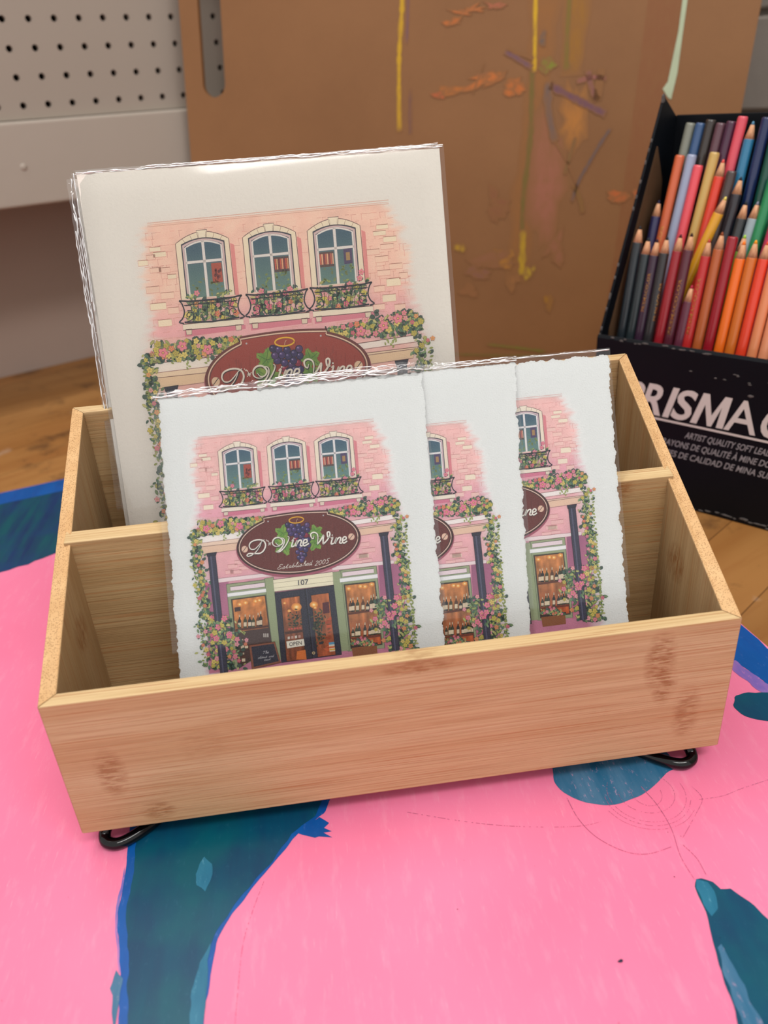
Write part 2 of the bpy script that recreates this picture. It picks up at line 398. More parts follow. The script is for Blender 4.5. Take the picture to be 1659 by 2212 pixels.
def line(pts, wd, z, mi, seed=0, dash=0.0):
    pts = catmull(pts, 34 if len(pts) < 8 else 14); rnd = random.Random(seed); wd *= 0.75
    for k in range(len(pts)-1):
        if dash and rnd.random() < dash: continue
        a, b = pts[k], pts[k+1]; dx, dy = b[0]-a[0], b[1]-a[1]; l = math.hypot(dx, dy) or 1; ox, oy = -dy/l*wd/2, dx/l*wd/2
        blob([(a[0]-ox, a[1]-oy), (b[0]-ox, b[1]-oy), (b[0]+ox, b[1]+oy), (a[0]+ox, a[1]+oy)], z, mi)
sL = [(0.016, 0.05), (0.0165, 0.02), (0.0183, -0.0018), (0.0198, -0.0185), (0.0192, -0.0318), (0.0204, -0.0405), (0.0229, -0.0509), (0.0249, -0.0608), (0.0252, -0.0669), (0.0275, -0.0808), (0.029, -0.12), (0.02, -0.3)]
sR = [(0.125, 0.04), (0.1107, 0.0065), (0.1064, 0.0004), (0.0964, -0.0071), (0.0868, -0.0191), (0.0808, -0.0264), (0.0749, -0.0334), (0.0693, -0.0411), (0.064, -0.0496), (0.0617, -0.0572), (0.0606, -0.0719), (0.0594, -0.0857), (0.062, -0.12), (0.07, -0.3)]
stalk = catmull(sL, 4)+catmull(sR, 4)[::-1]
blob(rag(stalk, 0.0006, 1, 0.002), 0.00012, 3)                                    # blue under-edge
inner = [(x+0.0034, y) for x, y in catmull(sL, 4)]+[(x-0.0022-0.002*max(0, min(1, (y+0.02)/0.03)), y-0.0002) for x, y in catmull(sR, 4)[::-1]]
blob(rag(inner, 0.0008, 2, 0.002), 0.00020, 1)
blob(rag([(0.0233, -0.0600), (0.0262, -0.0640), (0.0268, -0.0760), (0.0262, -0.085), (0.0248, -0.078), (0.0236, -0.070), (0.0222, -0.0669)], 0.0006, 3, 0.002), 0.00026, 2)
blob(rag([(0.0594, -0.055), (0.0600, -0.075), (0.0588, -0.10), (0.0535, -0.10), (0.0540, -0.075), (0.056, -0.062)], 0.0012, 4, 0.002), 0.00026, 6)
blob(rag([(0.0538, -0.0123), (0.0575, -0.017), (0.0580, -0.0227), (0.0552, -0.0307), (0.0520, -0.0265), (0.0508, -0.0213), (0.0525, -0.016)], 0.0011, 5, 0.0012), 0.00026, 6)
blob(rag([(0.0440, -0.034), (0.0485, -0.031), (0.0500, -0.036), (0.0470, -0.044), (0.0440, -0.042)], 0.0014, 6, 0.0012), 0.00026, 2) if False else None
blob(rag([(0.0186, -0.012), (0.0198, -0.0185), (0.0192, -0.0318), (0.0204, -0.0405), (0.0229, -0.0509), (0.0249, -0.0608), (0.0243, -0.0615), (0.0222, -0.0515), (0.0196, -0.0415), (0.0181, -0.0318), (0.0186, -0.020)], 0.0005, 31, 0.0015), 0.00010, 5)
tail = [(0.0964, -0.0071), (0.1064, 0.0004), (0.1105, -0.0040), (0.1082, -0.0062), (0.1117, -0.0085), (0.1078, -0.0088), (0.1117, -0.0120), (0.1055, -0.0106), (0.1038, -0.0109), (0.0985, -0.0087)]
blob(rag(tail, 0.0004, 7, 0.0015), 0.00016, 3)
circ = catmull([(0.221, 0.0064), (0.2207, -0.0017), (0.2259, -0.0096), (0.2352, -0.0148), (0.2436, -0.0163), (0.2559, -0.0135), (0.2644, -0.0095), (0.2744, -0.0026), (0.2812, 0.0021), (0.2744, 0.019), (0.2472, 0.024), (0.226, 0.0183)], 5, True)
blob(rag(circ, 0.0003, 8, 0.003), 0.00014, 2)
leaf = [(0.262, -0.0585), (0.264, -0.0587), (0.2679, -0.0611), (0.2690, -0.0650), (0.2737, -0.0654), (0.2778, -0.0724), (0.2805, -0.0779), (0.2869, -0.0897), (0.31, -0.13), (0.34, -0.3), (0.24, -0.3),
        (0.2468, -0.1223), (0.2497, -0.1153), (0.2514, -0.1072), (0.2523, -0.0988), (0.2541, -0.09), (0.2577, -0.0792), (0.2588, -0.0713), (0.2594, -0.0619)]
blob(rag(leaf, 0.0009, 9, 0.002), 0.00014, 1)
blob(rag([(0.262, -0.0592), (0.2655, -0.0610), (0.2668, -0.0660), (0.2640, -0.0730), (0.2600, -0.0760), (0.2592, -0.0700), (0.2600, -0.0630)], 0.0010, 10, 0.002), 0.00020, 6)
blob(rag([(0.2556, -0.088), (0.2580, -0.087), (0.2585, -0.103), (0.2570, -0.13), (0.2500, -0.13), (0.2522, -0.105)], 0.0010, 11, 0.002), 0.00020, 2)
# far border: dark band and brighter strip; right border
blob(rag([(-0.30, 0.1935), (-0.1176, 0.2627), (-0.0996, 0.2704), (-0.0855, 0.2821), (0.0, 0.315), (0.338, 0.315), (0.3135, 0.5520), (-0.1093, 0.4205), (-0.299, 0.3605)], 0.002, 12, 0.006), 0.00012, 4)
blob([(-0.299, 0.3350), (-0.153, 0.3813), (-0.1059, 0.3951), (0.315, 0.5290), (0.3128, 0.5538), (-0.1093, 0.4211), (-0.299, 0.3610)], 0.00018, 3)
blob(rag([(0.3705, 0.0755), (0.3662, 0.108), (0.345, 0.29), (0.318, 0.29), (0.330, 0.105), (0.3471, 0.0675), (0.3539, 0.0463), (0.367, 0.01), (0.381, 0.005)], 0.0015, 13, 0.004), 0.00012, 3)
blob(rag([(0.3660, 0.108), (0.3705, 0.0755), (0.3735, 0.054), (0.3650, 0.055), (0.357, 0.075), (0.350, 0.11)], 0.001, 15, 0.004), 0.00018, 4) if False else None
blob(rag([(0.3395, 0.072), (0.3475, 0.0685), (0.3545, 0.0460), (0.366, 0.012), (0.3590, 0.012), (0.3500, 0.0340), (0.3430, 0.0560)], 0.0018, 14, 0.002), 0.00016, 5)
blob(rag(catmull([(0.3278, 0.0310), (0.3305, 0.0385), (0.3380, 0.0425), (0.350, 0.0405), (0.364, 0.034), (0.362, 0.020), (0.350, 0.0180), (0.3393, 0.0209), (0.3310, 0.0255)], 4, True), 0.0012, 16, 0.002), 0.00022, 1)
# sketch lines
for k, p in enumerate(([(0.2591, -0.0085), (0.262, -0.0201), (0.2626, -0.0332), (0.2603, -0.0474), (0.2609, -0.0589)], [(0.2638, -0.0421), (0.2665, -0.0496), (0.2666, -0.0576)],
                       [(0.2228, -0.0091), (0.2241, -0.0214), (0.2288, -0.0324), (0.238, -0.0412), (0.2472, -0.044), (0.2584, -0.0423)])): line(p, 0.00032, 0.0003, 7, k, 0.15)
for k, p in enumerate(([(0.1475, -0.0041), (0.172, -0.0136), (0.1921, -0.0197), (0.2125, -0.0238), (0.2249, -0.0252), (0.2339, -0.0244)], [(0.2819, -0.0203), (0.2932, -0.0202), (0.3035, -0.0178), (0.3187, -0.0149)],
                       [(0.2823, -0.0127), (0.2836, -0.020), (0.2766, -0.0279), (0.2654, -0.0387)], [(0.0808, -0.0298), (0.0762, -0.0433), (0.0728, -0.057), (0.0716, -0.0736), (0.071, -0.0875)])): line(p, 0.00024, 0.0003, 7, 20+k, 0.42)
for q, (rx, ry, a0, a1) in enumerate(((0.018, 0.017, 150, 390), (0.020, 0.019, 175, 350), (0.013, 0.012, 170, 400), (0.0225, 0.021, 200, 330), (0.007, 0.008, 160, 380))):
    line([(0.2600+rx*math.cos(R(a)), -0.012+ry*math.sin(R(a))) for a in range(a0, a1, 20)], 0.00020, 0.0003, 7, 40+q, 0.42)
blob([(0.2163, -0.0874), (0.2172, -0.0869), (0.2181, -0.0866), (0.2187, -0.0871), (0.2182, -0.0878), (0.2172, -0.0879)], 0.0004, 8)
rnd = random.Random(5)
for k in range(26):
    x, y = rnd.uniform(-0.02, 0.27), rnd.uniform(-0.16, -0.02); r_ = rnd.uniform(0.00012, 0.00028)
    if 0.02 < x < 0.115: continue
    blob([(x+r_*math.cos(a), y+r_*math.sin(a)) for a in (0, 1.3, 2.5, 3.8, 5)], 0.0003, 8)
pm = mesh_from('painted_shapes', PB['v'], PB['f'], midx=PB['m'])
for m in ptg.data.materials: pm.materials.append(m)
ps = link('painted_shapes', pm, None, ptg); ps['label'] = 'teal and blue painted shapes with pencil lines'

# ------------------------------------------------------------------ bamboo organiser
ZB = 0.011; W_, D_, HF, HB, TF, TS, YD, TD, ZD = 0.300, 0.1461, 0.0754, 0.1505, 0.0061, 0.0066, 0.0692, 0.0071, 0.1120
ORG = empty('desk_organiser', Matrix.Translation((0, 0, ZB)), 'open bamboo desk organiser with sloping sides and two compartments holding the art prints', 'desk organiser')
def top_side(y): return HF+(HB-HF)*y/D_
# front panel, rear panel: mitred rims lie on the slope of the sides
def panel(name, pts, x0, x1, mats, topidx):
    bm = bmesh.new(); fs = prism(bm, pts, x0, x1, 0); fs[topidx].material_index = 1
    return finish(bm, name, mats, ORG, 0.0007, 2)
dzf = 0.0012; dzb = 0.0012
def mitred(name, y0, y1, z0, za, zb, mats, outer_low):
    """x-running panel whose top edge is cut at 45 degrees to meet the side rims"""
    bm = bmesh.new(); e = 0.00005
    oy, iy = (y0, y1) if outer_low else (y1, y0)
    oz, iz = (za, zb) if outer_low else (zb, za)
    P = [(TS, iy, z0), (W_-TS, iy, z0), (W_-TS, iy, iz), (TS, iy, iz), (e, oy, z0), (W_-e, oy, z0), (W_-e, oy, oz), (e, oy, oz)]
    v = [bm.verts.new(p) for p in P]
    for f, mi in (((0, 1, 2, 3), 2), ((4, 5, 6, 7), 0), ((0, 1, 5, 4), 0), ((3, 2, 6, 7), 1), ((0, 3, 7, 4), 0), ((1, 2, 6, 5), 0)):
        q = bm.faces.new([v[i] for i in f]); q.material_index = mi
    return finish(bm, name, mats, ORG, 0.0006, 2)
mitred('front_panel', 0.0, TF, 0.0, HF, HF+dzf, [M_FRONT, M_RIM_LIT, M_IN_SHADED], True)
mitred('back_panel', D_-TF, D_, 0.0, HB-dzb, HB, [M_FRONT, M_RIM_LIT, M_IN_SHADED], False)
for s in (0, 1):
    bm = bmesh.new(); xo, xi = (0.0, TS) if s == 0 else (W_, W_-TS)
    g_ = 0.0001
    o = [(xo, g_, 0), (xo, D_-g_, 0), (xo, D_-g_, HB), (xo, g_, HF)]
    i = [(xi, TF+g_, 0), (xi, D_-TF-g_, 0), (xi, D_-TF-g_, HB-dzb), (xi, TF+g_, HF+dzf)]
    vo = [bm.verts.new(p) for p in o]; vi = [bm.verts.new(p) for p in i]
    bm.faces.new(vo); bm.faces.new(vi)
    for k in range(4):
        f = bm.faces.new([vo[k], vo[(k+1) % 4], vi[(k+1) % 4], vi[k]])
        if k == 2: f.material_index = 1
    finish(bm, 'side_panel', [M_SIDE, M_END], ORG, 0.0006, 2)
bm = bmesh.new(); n_ = 0.0030
v, fs = box(bm, TS-n_, W_-TS+n_, YD, YD+TD, 0.006, ZD)
for vv in v[6:8]: vv.co.z += 0.0022
for vv in bm.verts: pass
fs[1].material_index = 1; dv = finish(bm, 'divider', [M_IN_SHADED, M_RIM_LIT], ORG, 0.0005, 2)
bm = bmesh.new(); box(bm, TS, W_-TS, TF, D_-TF, 0.002, 0.0085); finish(bm, 'bottom_panel', [M_IN_SHADED], ORG)
# black looped wire feet
def tube(name, pts, r, mat, parent=None, n=10, mw=None):
    me_v, me_f = [], []; N = len(pts)
    up = Vector((0, 0, 1)); prev = None
    for k, p in enumerate(pts):
        a = Vector(pts[max(0, k-1)]); b = Vector(pts[min(N-1, k+1)]); t_ = (b-a).normalized()
        u = t_.cross(prev if prev is not None and abs(t_.dot(prev)) < 0.99 else (up if abs(t_.dot(up)) < 0.95 else Vector((1, 0, 0)))).normalized() if prev is None else (prev-t_*prev.dot(t_)).normalized()
        prev = u; v_ = t_.cross(u)
        rk = r[k] if isinstance(r, list) else r
        for j in range(n):
            q = Vector(p)+(u*math.cos(2*math.pi*j/n)+v_*math.sin(2*math.pi*j/n))*rk; me_v.append(q)
    for k in range(N-1):
        for j in range(n): me_f.append((k*n+j, k*n+(j+1) % n, (k+1)*n+(j+1) % n, (k+1)*n+j))
    me_f.append(tuple(range(n))[::-1]); me_f.append(tuple(range((N-1)*n, N*n)))
    o = link(name, mesh_from(name, me_v, me_f, True), mat, parent, mw); return o
for (bx, by, sx, sy) in ((0.0130, -0.0002, 1, 1), (0.2840, -0.0002, -1, 1), (0.018, 0.138, 1, -1), (0.282, 0.138, -1, -1)):
    z = -0.0081
    pts = [(bx+sx*0.026, by+sy*0.018, z+0.0002), (bx+sx*0.013, by+sy*0.006, z), (bx+sx*0.003, by-sy*0.0004, z), (bx-sx*0.0032, by+sy*0.0002, z+0.0004), (bx-sx*0.0050, by+sy*0.0035, z+0.0018),
           (bx-sx*0.0035, by+sy*0.0065, z+0.0042), (bx+sx*0.001, by+sy*0.0090, z+0.0052), (bx+sx*0.010, by+sy*0.013, z+0.0056)]
    tube('wire_foot', catmull(pts, 6), 0.0028, M_BLACKGLOSS, ORG, 12)['label'] = 'glossy black looped wire foot'

# ------------------------------------------------------------------ the printed picture (drawn flat, lettering and all)
# drawing space -> millimetres on the card
H1 = ((0.07307313182282922, -0.008205703688614625, 11.323705803398957), (-0.010145957590187228, -0.07434238208621663, 170.70148419696667), (-1.582235507920464e-05, 1.0496957455742922e-06, 1.0))
def card_mm(p):
    x, y = p[0], p[1]; w_ = H1[2][0]*x+H1[2][1]*y+H1[2][2]
    return ((H1[0][0]*x+H1[0][1]*y+H1[0][2])/w_, (H1[1][0]*x+H1[1][1]*y+H1[1][2])/w_)
A = Art(); rnd = random.Random(11)
ZL = 0.000004
def z(l): return l*ZL
def C(*c): return lin(c)
def jit(c, a=0.12): f = 1+rnd.uniform(-a, a); return tuple(min(1, max(0, v*f*(1+rnd.uniform(-a, a)*0.3))) for v in c)
PAPER = lin((234, 236, 235)); PINK = C(240, 198, 195); PINKD = C(226, 148, 166); LINE = C(216, 156, 156); CREAM = C(240, 230, 212); OUTL = C(120, 88, 92)
# wash with a feathered edge
edgeR = [(10, 1215), (60, 1240), (150, 1290), (260, 1330), (370, 1335), (470, 1350), (560, 1392), (700, 1405), (900, 1425), (1100, 1455), (1350, 1478), (1700, 1500)]
edgeL = [(100, 135), (170, 108), (300, 92), (400, 112), (560, 128), (650, 100), (760, 95), (900, 110), (1100, 135), (1250, 170), (1400, 168), (1700, 195)]
def interp(tab, v):
    if v <= tab[0][0]: return tab[0][1]
    for (a, b), (c_, d_) in zip(tab, tab[1:]):
        if v <= c_: return b+(d_-b)*(v-a)/(c_-a)
    return tab[-1][1]
def sm(x, a, b): t_ = max(0, min(1, (x-a)/(b-a))); return t_*t_*(3-2*t_)
GX, GY, ST = 146, 162, 10
gi = {}; b0 = len(A.v)
def washcol(u, v):
    top = 128-0.095*(u-135)
    dl = u-interp(edgeL, v); dr = interp(edgeR, v)-u; dt = v-top
    n_ = 34*noise.noise((u*0.012, v*0.06, 1.0))+26*noise.noise((u*0.03, v*0.15, 5.0))
    al = sm(min(dl, dr)+n_, -22, 58)*sm(dt, -2, 8)
    low = sm(v+0.1*u, 420, 640); k = sm(v+0.1*u, 950, 1150)
    c = [a*(1-low)+b*low for a, b in zip(PINK, C(232, 176, 190))]
    if v > 620:
        c = [a*(1-k)+b*k for a, b in zip(C(236, 186, 192), C(204, 136, 164))]
        al *= (0.55+0.45*sm(min(dl, dr), 40, 110))
    m = 1+0.10*noise.noise((u*0.015, v*0.02, 3.3))+0.05*noise.noise((u*0.1, v*0.1, 8.3))
    c = [min(1, x*m) for x in c]
    return al, tuple(p*(1-al)+x*al for p, x in zip(PAPER, c))
for j in range(GY):
    for i in range(GX):
        u, v = 60+i*ST, 0+j*ST; al, c = washcol(u, v); gi[i, j] = (len(A.v), al); A.v.append((u, v, z(1))); A.c.append(c)
for j in range(GY-1):
    for i in range(GX-1):
        q = [gi[i, j], gi[i+1, j], gi[i+1, j+1], gi[i, j+1]]
        if max(a for _, a in q) > 0.01: A.f.append(tuple(k for k, _ in q))
def quad(pts, col, l): A.poly(pts, col, z(l))
def outline_(pts, wd, col, l): A.ribbon(list(pts)+[pts[0], pts[1]], wd, col, z(l))
def fquad(pts, col, l, oc=OUTL, ow=3): quad(pts, col, l); outline_(pts, ow, oc, l+1)
# coping lines
for dv, wd in ((0, 3), (9, 2), (16, 3)): A.ribbon([(135, 128+dv), (1222, 14+dv)], wd, C(216, 170, 164), z(3))
# brick lines
for r_ in range(0, 17):
    v0 = 170+r_*29
    for k in range(60):
        u = 95+k*22+rnd.uniform(0, 12); v = v0-0.1*(u-150)+rnd.uniform(-1, 1)
        if v > 640-0.1*(u-150) or rnd.random() < (0.40 if (u < 290 or u > 1120) else 0.72): continue
        if u > interp(edgeR, v)-20 or u < interp(edgeL, v)+8: continue
        A.ribbon([(u, v), (u+rnd.uniform(14, 30), v-2.4)], 1.8, jit(LINE), z(3))
        if rnd.random() < 0.5: A.ribbon([(u+4, v), (u+6, v+26)], 1.8, jit(LINE), z(3))
def brick(u, v, w_, h_, c=CREAM): fquad([(u-w_/2, v-h_/2+w_*.05), (u+w_/2, v-h_/2-w_*.05), (u+w_/2+2, v+h_/2-w_*.05), (u-w_/2+2, v+h_/2+w_*.05)], jit(c, 0.03), 4, LINE, 2.4)
for b_ in ((165, 240, 50, 20), (185, 262, 58, 22), (110, 300, 45, 24), (238, 357, 40, 20), (172, 488, 72, 30), (200, 560, 62, 30), (1192, 130, 54, 20), (1180, 158, 58, 20), (1227, 183, 60, 24), (1245, 370, 66, 34), (1225, 440, 62, 32)): brick(*b_)
for b_ in ((145, 275, 40, 22), (205, 330, 50, 24), (165, 330, 50, 22), (150, 415, 60, 28), (215, 440, 60, 28), (240, 505, 50, 28), (1150, 240, 60, 24), (1215, 215, 60, 22), (1190, 270, 60, 26), (1255, 300, 60, 24), (1200, 330, 60, 24), (1180, 400, 50, 26), (1290, 340, 40, 26), (1180, 480, 50, 26), (1275, 480, 50, 28)): brick(*b_, c=C(240, 206, 200))
# lower wall: ledges, bricks, purple side bays
for (u, v, w_, h_) in ((395, 900, 70, 26), (350, 925, 60, 26), (420, 935, 60, 24), (370, 960, 70, 24), (1160, 790, 70, 26), (1190, 825, 80, 26), (1150, 860, 70, 26), (1180, 890, 60, 20), (330, 960, 50, 24), (1120, 900, 60, 20)): brick(u, v, w_, h_, C(238, 196, 196))
brick(1160, 862, 60, 26)
quad([(180, 1030), (325, 1015), (345, 1560), (205, 1590)], [C(160, 104, 138), C(182, 120, 150), C(204, 128, 156), C(208, 134, 162)], 3)
quad([(1250, 915), (1395, 900), (1440, 1420), (1285, 1440)], [C(158, 100, 134), C(178, 114, 146), C(208, 134, 160), C(204, 124, 154)], 3)
fquad([(178, 1010), (600, 962), (602, 985), (180, 1036)], C(240, 226, 228), 5, C(200, 150, 160), 2)
fquad([(965, 925), (1345, 886), (1346, 908), (967, 950)], C(240, 226, 228), 5, C(200, 150, 160), 2)
# arched windows
def window(dx, dy, kind):
    def T(x, y): return (377+dx+x+0.08*y, 160+dy+y-0.103*x)
    arch = [(x, 43*(abs(x)/122)**1.9) for x in range(-122, 123, 12)]
    out = [(-122, 285)]+arch+[(122, 285)]
    A.poly([T(*p) for p in out], CREAM, z(6)); A.ribbon([T(*p) for p in out], 3, OUTL, z(7))
    quad([T(122, 60), T(140, 70), T(140, 290), T(122, 285)], C(220, 140, 150), 5)
    for x in (-90, -55, -18, 18, 55, 90): A.ribbon([T(x, 43*(abs(x)/122)**1.9), T(x*0.82, 31+20*(abs(x)/92)**2)], 2, C(170, 140, 130), z(8))
    fquad([T(-24, -6), T(24, -6), T(18, 30), T(-18, 30)], C(242, 234, 218), 8, OUTL, 2.4)
    def op(w_, t_, sag, bt): return [(-w_, bt)]+[(x*w_/10, t_+sag*(abs(x)/10)**2) for x in range(-10, 11, 2)]+[(w_, bt)]
    A.poly([T(*p) for p in op(98, 26, 22, 282)], C(62, 64, 80), z(9)); A.poly([T(*p) for p in op(93, 31, 22, 282)], C(214, 188, 196), z(10)); A.poly([T(*p) for p in op(85, 38, 22, 282)], C(80, 84, 100), z(11))
    pts = op(81, 42, 22, 282); A.poly([T(*p) for p in pts], [C(72, 104, 124) if p[1] < 150 else C(110, 146, 140) for p in pts], z(12))
    if kind == 0:
        quad([T(28, 140), T(74, 140), T(74, 225), T(28, 225)], C(176, 84, 72), 13)
        for k in range(9): A.disc(T(36+rnd.uniform(0, 32), 160+rnd.uniform(0, 50)), 6, 8, jit(C(120, 60, 60), .3), z(14), 6)
    elif kind == 1:
        quad([T(8, 140), T(78, 140), T(78, 205), T(8, 205)], C(90, 74, 76), 13)
        for k in range(8): quad([T(12+k*8, 148), T(18+k*8, 148), T(18+k*8, 194), T(12+k*8, 194)], jit([C(196, 84, 72), C(220, 160, 130), C(130, 60, 66)][k % 3]), 14)
    else:
        quad([T(-78, 140), T(-12, 140), T(-12, 205), T(-78, 205)], C(100, 78, 76), 13)
        for k in range(8): quad([T(-75+k*8, 148), T(-69+k*8, 148), T(-69+k*8, 194), T(-75+k*8, 194)], jit([C(206, 104, 92), C(226, 176, 150), C(140, 70, 76)][k % 3]), 14)
        quad([T(34, 132), T(72, 132), T(72, 200), T(34, 200)], C(86, 74, 112), 13); quad([T(44, 150), T(62, 150), T(62, 185), T(44, 185)], C(176, 140, 96), 14)
    for k in range(26):
        A.disc(T(rnd.uniform(-74, 74), rnd.uniform(205, 275)), rnd.uniform(5, 11), rnd.uniform(3, 6), jit(C(128, 146, 96), .25), z(13), 6, rnd.uniform(0, 3))
    wh = C(240, 236, 236)
    for a, b, ww in (((0, 40), (0, 282), 12), ((-83, 128), (83, 128), 11)): A.ribbon([T(*a), T(*b)], ww+3, C(120, 120, 136), z(15)); A.ribbon([T(*a), T(*b)], ww, wh, z(16))
    pts = op(81, 42, 22, 282); A.ribbon([T(*p) for p in pts], 7, wh, z(16))
    # balcony ledge with brackets
    def B(x, y): return (410+dx+x+0.05*y, 448+dy+y-0.10*x)
    quad([B(-128, 132), B(150, 132), B(150, 150), B(-128, 160)], C(214, 130, 156), 6)
    for x in (-108, 118): fquad([B(x-14, 128), B(x+14, 128), B(x+12, 152), B(x-12, 152)], C(228, 216, 200), 17, OUTL, 2.4)
    fquad([B(-134, 104), B(142, 104), B(142, 130), B(-134, 130)], C(242, 234, 220), 18, OUTL, 3)
    return B
def leafp(c, l_, wd, a, col, zz):
    pts = [(l_, 0), (l_*0.35, wd), (-l_*0.5, wd*0.8), (-l_, 0), (-l_*0.5, -wd*0.8), (l_*0.35, -wd)]
    A.poly([(c[0]+x*math.cos(a)-y*math.sin(a), c[1]+x*math.sin(a)+y*math.cos(a)) for x, y in pts], col, zz)
GREENS = [C(84, 124, 98), C(112, 142, 100), C(160, 176, 104), C(190, 194, 124), C(92, 134, 114), C(134, 164, 122), C(206, 206, 140), C(70, 104, 92)]
def flower(c, r_, col, l, n=5):
    pts = []; a0 = rnd.uniform(0, 6)
    for k in range(n*5):
        a = a0+2*math.pi*k/(n*5); m = 0.62+0.38*abs(math.sin(n*(a-a0)/2)); pts.append((c[0]+r_*m*math.cos(a), c[1]+r_*m*math.sin(a)))
    A.poly([(c[0]+(p[0]-c[0])*1.14, c[1]+(p[1]-c[1])*1.14) for p in pts], tuple(v*0.5 for v in col), z(l)); A.poly(pts, col, z(l+1))
    A.disc(c, r_*0.34, r_*0.34, tuple(v*0.55 for v in col) if col[2] > .1 else C(150, 110, 40), z(l+2), 7); A.disc(c, r_*0.18, r_*0.18, C(236, 210, 120), z(l+3), 6)
PK = [C(232, 138, 164), C(238, 164, 180), C(220, 112, 142)]; YL = [C(214, 200, 104), C(200, 186, 96), C(228, 208, 128)]; OR = [C(228, 156, 112), C(226, 134, 110)]
def bush(region, n, l, size=1.0, dark=True):
    """region() gives a random point; leaves over a dark ground"""
    if dark:
        for k in range(int(n*0.45)): c = region(); c2_ = region(); c = ((c[0]+c2_[0])/2, c[1]) if abs(c[1]-c2_[1]) < 60 else c; A.disc(c, 15*size, 12*size, jit(C(74, 98, 90), .2), z(l), 7, rnd.uniform(0, 3), .2, rnd)
    for k in range(n):
        c = region(); a = rnd.uniform(0, 6.3); q = rnd.randrange(6); col = jit(rnd.choice(GREENS), .15); s_ = rnd.uniform(8, 15)*size
        leafp(c, s_*1.12, s_*0.55, a, tuple(v*0.55 for v in col), z(l+1+q*2)); leafp(c, s_, s_*0.42, a, col, z(l+2+q*2))
def scatter_flowers(region, n, l, r_=(9, 14), mix=(0.35, 0.5, 0.15)):
    pts = []
    for k in range(n*4):
        c = region()
        if all(math.hypot(c[0]-p[0], c[1]-p[1]) > r_[0]*1.9 for p in pts): pts.append(c)
        if len(pts) >= n: break
    for c in pts:
        x = rnd.random(); col = rnd.choice(PK) if x < mix[0] else (rnd.choice(YL) if x < mix[0]+mix[1] else rnd.choice(OR))
        flower(c, rnd.uniform(*r_), jit(col, .06), l)
for wi, (dx, dy) in enumerate(((0, 0), (302, -31), (594, -63))):
    B = window(dx, dy, wi)
    def reg(B=B): return B(rnd.uniform(-112, 118), rnd.uniform(8, 96))
    bush(reg, 110, 20, 0.85)
    def reg2(B=B): return B(rnd.choice([-75, 90, 60])+rnd.uniform(-35, 35), rnd.uniform(-25, 14))
    bush(reg2, 24, 20, 0.8, False)
    scatter_flowers(reg, 15, 34, (9, 15), (0.5, 0.36, 0.14))
    for x, y in (((-62, -22), (-40, -8)), ((60, -12), (20, 5)), ((88, -40), (60, -4)))[wi]: pass
    for x, y in (((-60, -26),), ((60, -6), (-70, -8)), ((96, -48), (88, -22), (40, 0)))[wi]: flower(B(x, y), 13, PK[0], 34)
    DK = C(44, 48, 62)
    rail_ = [B(-142, 0), B(-100, 6), B(0, 8), B(100, 6), B(142, 0)]
    A.ribbon(rail_, 7, DK, z(40)); A.ribbon([B(-122, 22), B(122, 22)], 3.5, DK, z(40)); A.ribbon([B(-125, 96), B(0, 104), B(125, 96)], 7, DK, z(40))
    for s in (-1, 1):
        A.ribbon(catmull([B(s*142, 0), B(s*130, 16), B(s*122, 50), B(s*132, 78), B(s*148, 94), B(s*128, 100)], 5), 6, DK, z(40))
        A.ribbon(catmull([B(s*112, 94), B(s*86, 84), B(s*84, 60), B(s*104, 54), B(s*112, 70), B(s*98, 76)], 5), 3.6, DK, z(40))
        A.ribbon(catmull([B(s*116, 24), B(s*92, 26), B(s*90, 46), B(s*108, 46)], 5), 3.6, DK, z(40))
    for k in range(-4, 5): A.ribbon(catmull([B(k*20, 8), B(k*20+3, 40), B(k*20-4, 96)], 4), 2.2, DK, z(40))
    for k in range(-5, 6): A.ribbon([B(k*20+10+7*math.cos(a), 15+6*math.sin(a)) for a in (0, 1.2, 2.4, 3.6, 4.8, 6.28)], 2, DK, z(40))
# cornice shelves
def tier(a, b, c, d, col, l): fquad([a, b, c, d], col, l, C(168, 128, 128), 3)
tier((115, 785), (470, 742), (440, 775), (140, 808), C(238, 214, 196), 20); tier((140, 806), (450, 772), (430, 815), (165, 852), C(232, 202, 180), 22); tier((103, 745), (480, 700), (470, 742), (113, 787), C(244, 238, 236), 24)
tier((1085, 690), (1362, 655), (1348, 668), (1100, 700), C(238, 214, 196), 20); tier((1105, 698), (1350, 664), (1338, 706), (1120, 738), C(232, 202, 180), 22); tier((1070, 645), (1378, 598), (1374, 630), (1085, 672), C(244, 238, 236), 24)
# shop front
SAGE = C(160, 172, 138); SAGED = C(104, 120, 98)
fquad([(312, 1036), (560, 1006), (600, 1450), (362, 1560)], SAGE, 8, SAGED, 4)
fquad([(548, 1000), (603, 992), (650, 1500), (600, 1510)], SAGE, 12, SAGED, 3)
fquad([(965, 962), (1018, 955), (1072, 1445), (1022, 1450)], SAGE, 12, SAGED, 3)
fquad([(1010, 950), (1238, 922), (1290, 1430), (1064, 1450)], SAGE, 8, SAGED, 4)
for pts in ([(335, 1052), (548, 1024), (550, 1052), (338, 1078)], [(1028, 962), (1222, 938), (1224, 966), (1030, 990)]): fquad(pts, C(238, 220, 228), 14, SAGED, 3)
for pts in ([(318, 1092), (556, 1062), (558, 1084), (320, 1114)], [(1012, 1000), (1246, 972), (1248, 996), (1014, 1024)]): fquad(pts, C(244, 244, 246), 16, C(170, 176, 190), 2)
